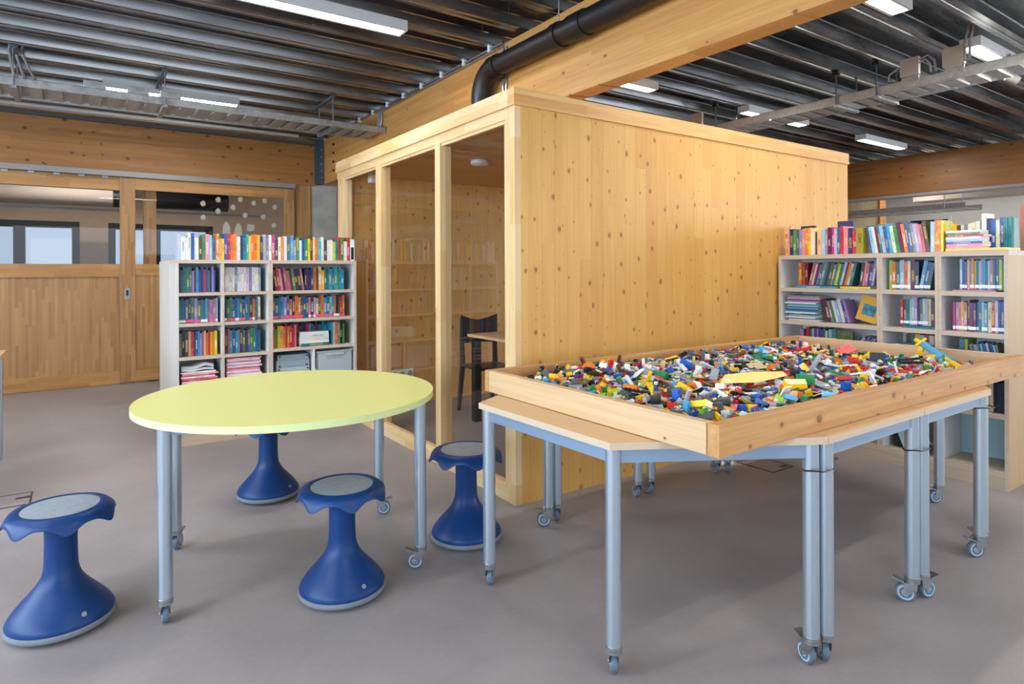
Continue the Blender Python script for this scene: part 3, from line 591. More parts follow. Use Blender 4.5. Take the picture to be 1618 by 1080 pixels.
# ================================================================== TABLES WITH CASTERS
def caster_mesh(zt):
    m = MB()   # local: swivel axis at 0,0; wheel trails toward -y
    m.lathe([(0.018, zt-0.011), (0.0285, zt-0.011), (0.0285, zt), (0.018, zt)], 20, 0)
    m.lathe([(0.018, zt-0.023), (0.0275, zt-0.023), (0.0275, zt-0.0125), (0.018, zt-0.0125)], 20, 0)
    RY = Matrix.Rotation(PI/2, 4, 'Y'); r = 0.037; yo = -0.024
    m.lathe([(r*.82, 0), (r*.95, 0.001), (r, 0.005), (r, 0.018), (r*.95, 0.022), (r*.82, 0.023)], 30, 1, Matrix.Translation((-0.0115, yo, r)) @ RY)
    m.lathe([(0.004, -0.003), (0.012, -0.003), (0.014, 0.001), (r*.76, -0.0005), (r*.82, 0.001), (r*.82, 0.022), (r*.76, 0.0235), (0.014, 0.022), (0.012, 0.026), (0.004, 0.026)], 24, 2, Matrix.Translation((-0.0115, yo, r)) @ RY)
    for sx in (-1, 1):
        x = sx*0.0165-0.001
        vs = [(x, 0.018, zt-0.023), (x, -0.026, zt-0.023), (x, yo-0.010, r-0.002), (x, yo-0.004, r-0.009), (x, yo+0.006, r-0.006), (x, 0.014, r+0.016)]
        vs += [(a+0.002, b, c) for a, b, c in vs]; n_ = 6
        m.add(vs, [tuple(range(n_)), tuple(range(2*n_-1, n_-1, -1))]+[(i, (i+1) % n_, n_+(i+1) % n_, n_+i) for i in range(n_)], 0)
    m.box(-0.0175, 0.0175, -0.026, 0.018, zt-0.027, zt-0.023, 0)
    q = [(-0.014, -0.028, zt-0.026), (0.014, -0.028, zt-0.026), (0.016, -0.070, zt-0.012), (-0.016, -0.070, zt-0.012)]
    vs = q+[(a, b, c-0.006) for a, b, c in q]
    m.add(vs, [(0, 1, 2, 3), (7, 6, 5, 4), (0, 4, 5, 1), (1, 5, 6, 2), (2, 6, 7, 3), (3, 7, 4, 0)], 0)
    m.cyl((-0.021, yo, r), (0.021, yo, r), 0.006, 8, 0)
    return m
_cm = caster_mesh(0.106).build('caster', [m_zinc, m_wheel, m_hub], None)
CAST_ME = _cm.data; bpy.data.objects.remove(_cm)
def table_leg(par, x, y, top, rot, r=0.0265, zb=0.104):
    L = MB().cyl((x, y, zb), (x, y, top), r, 24).build('leg', m_leg, par, origin=(x, y, 0))
    c = bpy.data.objects.new('caster', CAST_ME); C.objects.link(c); c.parent = L; c.rotation_euler = (0, 0, math.radians(rot)); return L
rt_ = thing('round_table', 'round lime green table on four silver legs with casters', 'table', (0.82, 3.0, 0))
n = 96; circ = [(0.82+0.655*math.cos(2*PI*k/n), 3.0+0.655*math.sin(2*PI*k/n)) for k in range(n)]
MB().prism(circ, 0.757, 0.785, 0, 1).build('tabletop', [m_green, m_greenedge], rt_, bevel=0.0015)
LG = [(0.265, 2.725, 176), (1.272, 2.578, 240), (1.366, 3.28, 70), (0.378, 3.42, 150)]
for x, y, a in LG: table_leg(rt_, x, y, 0.757, a)
m = MB()
for i in range(4):
    (xa, ya, _), (xb, yb, _) = LG[i], LG[(i+1) % 4]
    d = Vector((xb-xa, yb-ya, 0)).normalized(); nn = Vector((-d.y, d.x, 0)); a = Vector((xa, ya, 0))+d*0.02; b = Vector((xb, yb, 0))-d*0.02
    q = [(a+nn*0.012), (a-nn*0.012), (b-nn*0.012), (b+nn*0.012)]; m.prism([(p.x, p.y) for p in q], 0.725, 0.7565)
m.build('frame', m_frame, rt_)

TT, TU = 0.785, 0.760
def tray_table(label, poly, legs):
    cx_ = sum(p[0] for p in poly)/len(poly); cy_ = sum(p[1] for p in poly)/len(poly)
    t = thing('activity_table', label, 'table', (cx_, cy_, 0), 'wood topped tables under the brick tray')
    MB().prism(poly, TU, TT-0.0005, 0, 1).build('tabletop', [m_top, m_edge], t)
    for x, y, a in legs: table_leg(t, x, y, TU, a)
    m = MB(); k_ = len(legs)
    for i in range(k_):
        (xa, ya, _), (xb, yb, _) = legs[i], legs[(i+1) % k_]
        d = Vector((xb-xa, yb-ya, 0)).normalized(); nn = Vector((-d.y, d.x, 0)); a = Vector((xa, ya, 0))+d*0.022; b = Vector((xb, yb, 0))-d*0.022
        q = [(a+nn*0.01), (a-nn*0.01), (b-nn*0.01), (b+nn*0.01)]; m.prism([(p.x, p.y) for p in q], 0.712, TU-0.0005)
    m.build('frame', m_frame, t)
    return t
tray_table('wood topped trapezoid table under the left end of the brick tray', [(1.405, 2.285), (1.425, 1.50), (2.072, 1.125), (2.072, 2.66)],
           [(1.437, 2.254, 140), (1.457, 1.518, 136), (2.043, 1.170, 160), (2.035, 2.61, 235)])
tray_table('wood topped rectangular table under the left middle of the brick tray', [(2.076, 1.125), (2.800, 1.125), (2.800, 2.66), (2.076, 2.66)],
           [(2.103, 1.153, 130), (2.772, 1.160, 205), (2.72, 2.625, 160), (2.105, 2.625, 150)])
tray_table('wood topped rectangular table under the right middle of the brick tray', [(2.804, 1.125), (3.500, 1.125), (3.500, 2.66), (2.804, 2.66)],
           [(2.842, 1.153, 70), (3.470, 1.160, 235), (3.46, 2.625, 160), (2.83, 2.625, 170)])
tray_table('wood topped trapezoid table under the right end of the brick tray', [(3.504, 1.125), (4.13, 1.50), (4.13, 2.27), (3.504, 2.66)],
           [(3.533, 1.175, 150), (4.084, 1.565, 235), (4.085, 2.21, 80), (3.535, 2.60, 120)])
for k, (xa, xb, z) in enumerate(((2.043, 2.103, 0.672), (2.772, 2.842, 0.62), (3.470, 3.533, 0.70))):
    y = 1.1565 if k != 0 else 1.161
    m = MB(); pts = []
    for q in range(25):
        a = 2*PI*q/24; x = (xa if math.cos(a) < 0 else xb)+0.0285*math.cos(a); pts.append((x, y+0.034*math.sin(a), z+0.004*math.sin(a*2)))
    m.tube(pts, 0.0028, 6)
    tag(m.build('cable_tie', m_black), ['black cable tie round the leg pair nearest the tray front', 'black cable tie round the middle leg pair', 'black cable tie round the right leg pair'][k], 'cable tie')
# edge table at the far left
et = thing('side_table', 'wood topped table with a silver leg cut off by the left picture edge', 'table', (-1.0, 5.4, 0))
MB().box(-1.7, -0.445, 4.6, 5.90, 0.755, 0.785).build('tabletop', [m_top], et, bevel=0.002)
for x, y in ((-0.49, 5.84), (-1.65, 5.84), (-1.65, 4.65), (-0.49, 4.65)): MB().cyl((x, y, 0), (x, y, 0.755), 0.0265, 20).build('leg', m_leg, et)

# ================================================================== BRICK TRAY
TX0, TX1, TY0, TY1, TZ0, TZ1 = 1.565, 4.17, 1.18, 2.49, 0.785, 0.885
tb = thing('wooden_tray', 'long knotty pine tray full of toy bricks on top of the joined tables', 'tray', (TX0, TY0, TZ0))
MB().box(TX0+0.001, TX1, TY0, TY0+0.044, TZ0, TZ1).build('side_board', m_plank_x, tb, bevel=0.002)
MB().box(TX0+0.001, TX1, TY1-0.036, TY1, TZ0, TZ1).build('side_board', m_plank_x, tb, bevel=0.002)
MB().box(TX0, TX0+0.036, TY0+0.047, TY1-0.038, TZ0+0.002, TZ1).build('end_board', m_plank_y, tb, bevel=0.002)
MB().box(TX1-0.036, TX1, TY0+0.047, TY1-0.038, TZ0+0.002, TZ1).build('end_board', m_plank_y, tb, bevel=0.002)
MB().box(TX0+0.036, TX1-0.036, TY0+0.044, TY1-0.036, TZ0+0.0005, TZ0+0.008).build('bottom_board', m_top, tb)

LC = [('white', 'e8e8e4', 15), ('light grey', 'a3a8ad', 15), ('dark grey', '5a5f64', 8), ('black', '15161a', 13), ('red', 'd0191c', 13), ('yellow', 'f6c50d', 13), ('blue', '1257b8', 11),
      ('green', '168243', 6), ('tan', 'dccb9a', 4), ('orange', 'ee7a1b', 3), ('lime', 'a5cf3a', 2), ('azure', '42a9d8', 4), ('brown', '6b3a20', 2), ('purple', '5d2c86', 1)]
LM = [plain('brick_'+n_.replace(' ', '_'), h, 0.28) for n_, h, _ in LC]
LW = [w_ for _, _, w_ in LC]
U = 0.0088
def brick(nx, ny, hz, studs=True, ns=8):
    m = MB(); a, b, h = nx*U/2, ny*U/2, hz*U*1.2
    m.box(-a, a, -b, b, 0, h)
    if studs:
        for i in range(nx):
            for j in range(ny):
                x, y = -a+U*(i+.5), -b+U*(j+.5)
                vs = [(x+U*.31*math.cos(2*PI*k/ns), y+U*.31*math.sin(2*PI*k/ns), z) for z in (h, h+U*.2) for k in range(ns)]
                m.add(vs, [tuple(range(ns, 2*ns))]+[(k, (k+1) % ns, ns+(k+1) % ns, ns+k) for k in range(ns)])
    return m
def slope(nx, ny):
    m = MB(); a, b, h = nx*U/2, ny*U/2, U*1.2
    vs = [(-a, -b, 0), (a, -b, 0), (a, b, 0), (-a, b, 0), (-a, -b, h*.2), (a, -b, h*.2), (a, b-U, h), (-a, b-U, h), (a, b, h), (-a, b, h)]
    m.add(vs, [(0, 3, 2, 1), (0, 1, 5, 4), (4, 5, 6, 7), (7, 6, 8, 9), (3, 9, 8, 2), (1, 2, 8, 6, 5), (0, 4, 7, 9, 3)]); return m
def rodm(L, r, n=8):
    return MB().cyl((-L/2, 0, r), (L/2, 0, r), r, n)
def beamm(nx):
    m = MB(); L = nx*U/2; m.box(-L, L, -U*.45, U*.45, 0, U*.95)
    for i in range(nx): x = -L+U*(i+.5); m.cyl((x, -U*.47, U*.48), (x, -U*.44, U*.48), U*.3, 8)
    return m
def wheelm(r, w_):
    m = MB(); RX = Matrix.Rotation(PI/2, 4, 'X'); m.lathe([(r*.5, 0), (r*.6, -w_*.1), (r, 0), (r, w_), (r*.6, w_*1.1), (r*.5, w_)], 16, 0, Matrix.Translation((0, w_/2, r)) @ RX); return m
def platem(poly, h): return MB().prism(poly, 0, h)
def archm():
    m = MB(); 
    for s in (-1, 1): m.box(s*U*1.5-U*.5, s*U*1.5+U*.5, -U/2, U/2, 0, U*1.2)
    m.box(-U*2, U*2, -U/2, U/2, U*1.2, U*1.7); return m
def connm():
    m = MB(); 
    for a in range(3):
        c_, s_ = math.cos(a*2*PI/3), math.sin(a*2*PI/3); m.cyl((0, 0, U*.4), (c_*U*1.6, s_*U*1.6, U*.5), U*.28, 6)
    return m
PR = [('one-stud brick', brick(1, 1, 1), 3), ('two-stud brick', brick(1, 2, 1), 8), ('square brick', brick(2, 2, 1), 8), ('eight-stud brick', brick(2, 4, 1), 9), ('narrow brick', brick(1, 4, 1), 7), ('six-stud brick', brick(2, 3, 1), 5),
      ('small plate', brick(2, 4, .33), 7), ('long plate', brick(1, 8, .33), 4), ('wide plate', brick(4, 6, .33), 3), ('smooth tile', brick(2, 4, .33, False), 5), ('long smooth bar', brick(1, 8, .6, False), 4),
      ('slope brick', slope(2, 2), 7), ('wide slope brick', slope(4, 2), 4), ('thin rod', rodm(U*6, U*.3), 5), ('holed beam', beamm(7), 6), ('short holed beam', beamm(4), 5), ('small wheel', wheelm(U*1.1, U*.9), 3), ('round disc', MB().lathe([(U*1.4, 0), (U*1.5, U*.2), (U*1.1, U*.7)], 14), 3),
      ('arch piece', archm(), 4), ('joint connector', connm(), 6), ('pointed wing plate', platem([(-U*3, -U*2), (U*3, -U*2), (U*3, 0), (-U, U*2), (-U*3, U*2)], U*.4), 3)]
PROTO = [(nm, np.array(mb.v), mb.f, w_) for nm, mb, w_ in PR]
PWT = [p[3] for p in PROTO]
LR = random.Random(21); nr = np.random.RandomState(5)
bx0, bx1, by0, by1 = TX0+0.04, TX1-0.045, TY0+0.052, TY1-0.044
bumps = [(nr.uniform(bx0, bx1), nr.uniform(by0, by1), nr.uniform(.06, .16), nr.uniform(-.010, .013)) for _ in range(60)]
def heap(x, y):
    e = min(1.0, (x-bx0+0.02)/0.22, (bx1-x+0.0)/0.40, (by1-y+0.03)/0.10, (y-by0+0.14)/0.14)
    e = max(0.0, e); e = e*e*(3-2*e)
    z = 0.800+0.045*e
    for a, b, s, h in bumps: z += e*h*math.exp(-((x-a)**2+(y-b)**2)/(2*s*s))
    return min(z, 0.874)
# filler surface under the loose pieces
NX, NY = 90, 46; vs = []; fs = []
for i in range(NX+1):
    for j in range(NY+1):
        x = bx0+(bx1-bx0)*i/NX; y = by0+(by1-by0)*j/NY; vs.append((x, y, max(0.7945, heap(x, y)-0.012+nr.uniform(-.003, .003))))
for i in range(NX):
    for j in range(NY): a = i*(NY+1)+j; fs.append((a, a+NY+1, a+NY+2, a+1))
t = NT('brick_heap_depths'); _v, _ = t.coords()
vo = t.n('ShaderNodeTexVoronoi'); vo.inputs['Scale'].default_value = 70.0; t.put(vo.inputs['Vector'], _v)
sc_ = t.n('ShaderNodeSeparateColor'); t.t.links.new(vo.outputs['Color'], sc_.inputs[0])
cr = t.n('ShaderNodeValToRGB'); cr.color_ramp.interpolation = 'CONSTANT'; t.t.links.new(sc_.outputs[0], cr.inputs[0])
els = cr.color_ramp.elements
cols = ['15161a', 'd0191c', '5a5f64', 'f6c50d', '1257b8', 'a3a8ad', '15161a', '168243', 'e8e8e4', '5a5f64']
els[0].color = hx(cols[0]); els[0].position = 0
els[1].color = hx(cols[1]); els[1].position = .1
for k in range(2, 10): e_ = els.new(k/10); e_.color = hx(cols[k])
t.put(t.b.inputs['Base Color'], cr.outputs[0]); t.b.inputs['Roughness'].default_value = 0.4
gv, gf, gm = list(vs), list(fs), [len(LM)]*len(fs)
def rotm(flat=False):
    a = LR.uniform(0, 2*PI); tx = LR.gauss(0, .26); ty = LR.gauss(0, .22)
    if LR.random() < .16 and not flat: tx += PI/2
    if LR.random() < .04 and not flat: ty += PI/2*.8
    if LR.random() < .12: tx += PI
    return Euler((tx, ty, a)).to_matrix()
def pick(): 
    k = LR.choices(range(len(PROTO)), PWT)[0]; c = LR.choices(range(len(LC)), LW)[0]
    if PROTO[k][0] == 'small wheel' and LR.random() < .8: c = 3
    return k, c
def lift(P, x, y, bury):
    """put the lowest point a little into the heap"""
    z = heap(x, y); return z-P[:, 2].min()-bury*(P[:, 2].max()-P[:, 2].min())
arrs = [np.array(gv)]; offv = len(gv)
for q in range(4700):
    k, c = pick(); x = LR.uniform(bx0+.012, bx1-.012); y = LR.uniform(by0+.012, by1-.012); s = LR.uniform(1.15, 2.2)
    if heap(x, y) < .812 and LR.random() < .5: continue
    P = PROTO[k][1]*s @ np.array(rotm()).T
    P[:, 2] += lift(P, x, y, LR.uniform(.35, .9)); P[:, 0] += x; P[:, 1] += y
    P[:, 2] = np.maximum(P[:, 2], .7945); P[:, 0] = np.clip(P[:, 0], bx0, bx1); P[:, 1] = np.clip(P[:, 1], by0, by1)
    arrs.append(P); gf += [tuple(i+offv for i in f) for f in PROTO[k][2]]; gm += [c]*len(PROTO[k][2]); offv += len(P)
me = bpy.data.meshes.new('toy_brick_heap'); me.from_pydata(np.concatenate(arrs).tolist(), [], gf)
for m_ in LM: me.materials.append(m_)
me.materials.append(t.m); me.polygons.foreach_set('material_index', gm); me.update()
o = bpy.data.objects.new('toy_brick_heap', me); C.objects.link(o)
tag(o, 'heap of small mixed toy bricks filling the wooden tray', 'toy bricks', kind='stuff')
# prominent pieces
PIECES = []
def piece(name, mb, col, loc, rot, label, s=1.0, bury=.2, cat='toy brick'):
    PIECES.append(loc[:2]); s *= 1.12; bury *= .3
    mi = [i for i, c in enumerate(LC) if c[0] == col][0]
    me_o = mb.build(name, LM[mi], None)
    P = np.array([tuple(v.co) for v in me_o.data.vertices])*s @ np.array(Euler(rot).to_matrix()).T
    z = heap(loc[0], loc[1])+.008-P[:, 2].min()-bury*(P[:, 2].max()-P[:, 2].min())+(loc[2] if len(loc) > 2 else 0)
    me_o.location = (loc[0], loc[1], z); me_o.rotation_euler = rot; me_o.scale = (s, s, s)
    return tag(me_o, label, cat)
dg = math.radians
m_by = plain('pale_yellow_plastic', 'f7e78c', 0.35)
o = piece('curved_wing_plate', MB().prism([(-.11, -.03), (.02, -.055), (.12, -.01), (.11, .02), (.0, .05), (-.10, .045)], 0, .008), 'yellow', (2.33, 1.59, .010), (dg(10), dg(-9), dg(-58)), 'large pale yellow curved wing plate lying at the tray centre front', 1.0, .1); o.data.materials[0] = m_by
piece('roof_brick', MB().add([(-.035, -.016, 0), (.035, -.016, 0), (.035, .016, 0), (-.035, .016, 0), (-.03, -.012, .02), (.03, -.012, .02), (.035, .016, .022), (-.035, .016, .022)], [(0, 3, 2, 1), (4, 5, 6, 7), (0, 1, 5, 4), (1, 2, 6, 5), (2, 3, 7, 6), (3, 0, 4, 7)]), 'yellow', (2.37, 1.42, .002), (dg(20), 0, dg(-35)), 'yellow block right of the large curved wing plate', 1.1)
piece('red_baseplate', brick(8, 6, .33), 'red', (3.66, 1.88, .004), (dg(22), dg(-18), dg(-20)), 'big tilted red plate near the far side of the tray', 1.25)
piece('red_square_plate', brick(6, 6, .33, False), 'red', (2.08, 1.87, .004), (dg(25), dg(10), dg(15)), 'red square plate left of the yellow wing', .95)
piece('yellow_beam', beamm(11), 'yellow', (1.87, 1.74, .006), (dg(8), dg(-6), dg(52)), 'yellow beam by the front left rim, left of a pair', 1.1)
piece('yellow_beam', beamm(9), 'yellow', (1.89, 1.69, .004), (dg(-8), dg(6), dg(58)), 'yellow beam by the front left rim, right of a pair', 1.1)
piece('white_bar', brick(1, 10, .8, False), 'white', (1.94, 1.92, .006), (dg(10), dg(0), dg(-32)), 'long white bar left of the red square plate', 1.15)
piece('brick_wheel', wheelm(.020, .010), 'black', (1.835, 2.40, .0), (0, 0, dg(30)), 'black ribbed wheel standing at the left back of the tray', .95, .1, 'toy wheel')
piece('brick_wheel', wheelm(.017, .010), 'black', (1.93, 2.40, .0), (0, 0, dg(50)), 'smaller black wheel beside the leftmost ribbed wheel', .9, .1, 'toy wheel')
piece('yellow_beam', brick(2, 8, .6, False), 'yellow', (1.87, 2.30, .002), (0, dg(-8), dg(-50)), 'yellow bar lying beside the black wheels', 1.0)
piece('green_plate', brick(3, 12, .33), 'green', (3.42, 1.36, .004), (dg(5), 0, dg(-62)), 'long green plate by the right front rim', 1.15)
piece('white_slab', brick(3, 9, .6, False), 'white', (2.95, 1.44, .006), (dg(-12), dg(10), dg(28)), 'white slab leaning toward the right front rim', 1.15)
piece('yellow_slope', slope(4, 3), 'yellow', (2.72, 1.32, .003), (dg(20), 0, dg(10)), 'yellow slope brick next to the white slab at the rim', 1.2)
piece('yellow_block', brick(3, 4, 2), 'yellow', (2.83, 1.66, .002), (dg(50), dg(12), dg(20)), 'tall yellow brick standing in the middle of the heap', 1.1)
piece('blue_brick', brick(4, 4, 1), 'blue', (3.17, 2.20, .004), (dg(12), dg(16), dg(30)), 'blue square brick near the back of the tray', 1.2)
piece('green_baseplate', brick(8, 10, .33), 'green', (3.05, 2.0, .004), (dg(3), dg(-3), dg(10)), 'green plate lying flat behind the middle', 1.15)
piece('green_arch', brick(3, 14, .5, False), 'green', (2.40, 1.83, .004), (0, 0, dg(-50)), 'green curved plate behind the yellow wing', 1.1)
piece('dark_plate', brick(6, 6, .33), 'black', (3.12, 1.76, .004), (dg(12), 0, dg(40)), 'black plate in the middle right of the heap', 1.2)
piece('orange_brick', brick(2, 3, 1.4), 'orange', (2.19, 2.31, .004), (dg(60), 0, dg(30)), 'orange brick upright near the back left board', 1.1)
piece('white_flat_piece', brick(3, 5, .33, False), 'white', (2.55, 1.99, .006), (dg(25), dg(20), dg(60)), 'white panel in the left back part of the heap', 1.2)
piece('grey_frame_piece', brick(3, 6, .5), 'light grey', (2.33, 1.78, .006), (dg(40), dg(5), dg(-60)), 'light grey panel just behind the yellow wing', 1.1)
piece('red_wedge', slope(4, 6), 'red', (3.38, 1.70, .004), (dg(4), 0, dg(-60)), 'red wedge below the big red plate', 1.2)
piece('yellow_wedge', slope(4, 5), 'yellow', (3.50, 1.74, .006), (dg(6), 0, dg(-65)), 'yellow wedge resting on the red wedge', 1.2)
piece('grey_dish', MB().lathe([(.004, 0), (.02, .003), (.034, .011), (.033, .013), (.018, .006), (.004, .004)], 20), 'light grey', (2.56, 1.42, .004), (dg(18), 0, 0), 'light grey round dish near the front rim', 1.0)
piece('blue_slope', slope(4, 4), 'blue', (2.05, 1.36, .003), (dg(10), dg(5), dg(30)), 'blue slope brick close to the front corner', 1.1)
piece('azure_block', brick(3, 4, 1.2), 'azure', (2.18, 1.33, .002), (dg(15), dg(15), dg(50)), 'azure brick by the front rim near the corner', 1.1)
piece('lime_block', brick(2, 3, 1.2), 'lime', (2.16, 1.36, .003), (dg(25), 0, dg(20)), 'lime brick beside the azure one at the front rim', 1.1)
piece('black_beam', beamm(14), 'black', (3.55, 1.48, .010), (dg(10), dg(3), dg(-18)), 'long black beam pointing to the azure arm', 1.2)
piece('black_beam', beamm(9), 'black', (3.60, 1.52, .012), (dg(60), dg(-10), dg(-50)), 'short black beam crossing the long black beam', 1.2)
# azure and yellow arm sticking out of the heap at the right end
ar = thing('jointed_toy', 'azure and yellow jointed toy figure limb rising over the heap at the right end', 'toy', (3.75, 1.40, 0.85))
for a_, b_, r_ in (((3.80, 1.44, .868), (4.03, 1.62, .912), .019), ((3.82, 1.40, .862), (3.99, 1.56, .89), .014)): MB().cyl(a_, b_, r_, 8).build('blue_limb', LM[11], ar)
for a_, b_, r_ in (((3.60, 1.285, .86), (3.80, 1.43, .872), .013), ((4.02, 1.60, .91), (4.07, 1.68, .93), .012), ((4.02, 1.66, .90), (4.06, 1.62, .945), .008), ((3.93, 1.60, .872), (3.99, 1.62, .885), .016), ((3.86, 1.53, .86), (3.83, 1.47, .875), .014)):
    MB().cyl(a_, b_, r_, 8).build('yellow_joint', LM[5], ar)
# 300 counted individual bricks, the ones nearest the camera and largest
SH = {}
def region(x, y):
    fx = 'left' if x < 2.35 else ('middle' if x < 3.0 else 'right'); fy = 'front' if y < 1.62 else ('centre' if y < 2.05 else 'back')
    return {'leftfront': 'near the front corner', 'leftcentre': 'near the left rim', 'leftback': 'in the far left corner', 'middlefront': 'along the front rim', 'middlecentre': 'in the middle', 'middleback': 'along the back board',
            'rightfront': 'at the right front rim', 'rightcentre': 'right of the middle', 'rightback': 'in the far right corner'}[fx+fy]
cnt = 0; USED = set()
while cnt < 272:
    k, c = pick(); nm = PROTO[k][0]
    u_ = LR.random()**1.35; x = bx0+.02+(bx1-bx0-.25)*u_; y = by0+.02+(by1-by0-.04)*LR.random()**1.15
    if heap(x, y) < .82 or (k, c, region(x, y)) in USED or any((x-a)**2+(y-b)**2 < .0042 for a, b in PIECES): continue
    USED.add((k, c, region(x, y)))
    if (k, c) not in SH: 
        q = PR[k][1].build('toy_brick', LM[c], None); SH[(k, c)] = q.data; bpy.data.objects.remove(q)
    s = LR.uniform(1.45, 2.2); E_ = rotm(max(PROTO[k][1][:, 0].ptp() if hasattr(np.ndarray, 'ptp') else np.ptp(PROTO[k][1][:, 0]), np.ptp(PROTO[k][1][:, 1])) > 3.2*U); e_ = E_.to_euler(); P = PROTO[k][1]*s @ np.array(E_).T
    z = lift(P, x, y, LR.uniform(0.0, .3))+.002
    o = bpy.data.objects.new('toy_brick', SH[(k, c)]); C.objects.link(o); o.location = (x, y, z); o.rotation_euler = e_; o.scale = (s, s, s)
    tag(o, 'loose %s %s on the brick heap %s' % (LC[c][0], nm, region(x, y)), 'toy brick', 'loose toy bricks on top of the heap')
    cnt += 1

# ================================================================== BOOKCASES
def bookcase_left():
    x0, x1, y0, z1 = 0.605, 2.045, 5.415, 1.447
    for (ya, yb, lb) in ((5.415, 5.80, 'white bookcase at the left with birch plinth and books on top'),):
        t = thing('bookcase', lb, 'bookcase', (x0, ya, 0))
        MB().box(x0, x0+0.022, ya, yb, 0.0, 1.418).build('side_panel', m_white, t, bevel=0.001)
        for a, b in ((0.932, 0.950), (1.286, 1.304), (1.305, 1.323), (2.023, 2.045)):
            MB().box(a, b, ya, yb, 0.10, 1.418).build('upright', m_whitein if a < 2 else m_white, t)
            MB().box(a, b, ya-0.0015, ya-0.0002, 0.10, 1.418).build('edge_band', m_shelfedge, t)
        MB().box(x0+0.022, x1-0.022, yb-0.012, yb, 0.10, 1.418).build('back_panel', m_whitein, t)
        for xa, xb in ((x0, 1.304), (1.305, x1)):
            MB().box(xa-0.003, xb+0.003 if xb < 2 else xb, ya-0.003, yb, 1.418, z1).build('top_board', m_shelfedge, t)
        MB().box(x0+0.022, 2.023, ya+0.008, ya+0.025, 0.0, 0.10).build('plinth', m_plinth, t)
        for z in (1.165, 0.925, 0.665, 0.40, 0.10):
            for xa, xb in ((0.627, 0.932), (0.950, 1.286), (1.323, 2.023)):
                z_ = z if xa < 1.3 or z != 0.665 else 0.680
                MB().box(xa, xb, ya+0.001, yb-0.012, z_, z_+0.024).build('shelf', m_shelfedge, t)
        MB().box(1.655, 1.672, ya+0.002, yb-0.012, 0.424, 0.68).build('upright', m_whitein, t)
    t = thing('bookcase', 'second white bookcase standing back to back behind the left one', 'bookcase', (x0, 5.81, 0))
    for ya, yb in ((5.81, 6.20), (6.21, 6.60)):
        MB().box(x0, x0+0.022, ya, yb, 0.0, 1.447).build('side_panel', m_white, t, bevel=0.001)
        MB().box(2.023, 2.045, ya, yb, 0.0, 1.447).build('side_panel', m_white, t)
        MB().box(x0+0.022, 2.023, ya, yb, 1.42, 1.447).build('top_board', m_shelfedge, t)
        MB().box(x0+0.022, 2.023, ya, ya+0.012, 0.0, 1.42).build('back_panel', m_whitein, t)
bookcase_left()
m_shedge_r = wood('maple_edge_band_right', 'c9bbab', 'b3a290', 'Y', 'Z', plank=0.5, var=0.1, rough=0.5, grain=0.6)
m_plinth_r = wood('birch_plinth_right', 'bfb09c', 'ab9a84', 'Y', 'Z', plank=0.5, var=0.2, rough=0.5, grain=0.7)
m_teal = plain('pale_teal_back_panel', '9fc4cb', 0.5)
def bookcase_right():
    X0, XB, ya, yb = 4.614, 4.94, 1.394, 2.902
    t = thing('bookcase', 'wide white bookcase with a birch end panel behind the brick tray', 'bookcase', (X0, ya, 0))
    MB().box(X0, XB, ya, ya+0.022, 0.0, 1.43).build('side_panel', m_birch, t, bevel=0.001)
    MB().box(X0, XB, yb-0.018, yb, 0.0, 1.43).build('side_panel', m_whitein, t); MB().box(X0-0.001, X0-0.0002, yb-0.018, yb, 0.0, 1.43).build('edge_band', m_shedge_r, t)
    MB().box(X0-0.001, X0+0.0, ya, ya+0.022, 0.0, 1.43).build('edge_band', m_shedge_r, t)
    for a, b in ((1.752, 1.770), (1.771, 1.789), (2.116, 2.134), (2.135, 2.152)): MB().box(X0+0.001, XB, a, b, 0.08, 1.43).build('upright', m_whitein, t); MB().box(X0-0.0008, X0+0.0008, a, b, 0.08, 1.43).build('edge_band', m_shedge_r, t)
    MB().box(X0+0.002, X0+0.018, ya+0.022, yb-0.018, 0.0, 0.08).build('plinth', m_plinth_r, t)
    MB().box(X0-0.002, XB, ya-0.002, yb, 1.43, 1.462).build('top_board', m_shedge_r, t)
    MB().box(XB-0.012, XB-0.001, ya+0.022, yb-0.018, 0.08, 1.43).build('back_panel', m_whitein, t)
    MB().box(XB-0.02, XB-0.0125, 1.42, 1.75, 0.112, 0.43).build('back_panel', m_teal, t)
    for z in (1.177, 0.92, 0.67, 0.43, 0.08):
        for a, b in ((1.416, 1.752), (1.789, 2.116), (2.152, 2.884)): MB().box(X0+0.001, XB-0.012, a, b, z, z+0.03).build('shelf', m_shedge_r, t)
    t = thing('bookcase', 'birch bookcase standing back to back behind the right one', 'bookcase', (4.95, ya, 0))
    MB().box(4.945, 5.33, ya, ya+0.022, 0, 1.462).build('side_panel', m_birch, t); MB().box(4.945, 5.33, yb-0.022, yb, 0, 1.462).build('side_panel', m_birch, t)
    MB().box(4.945, 5.33, ya+0.022, yb-0.022, 1.434, 1.462).build('top_board', m_birch, t); MB().box(4.945, 4.957, ya+0.022, yb-0.022, 0.05, 1.434).build('back_panel', m_whitein, t)
bookcase_right()

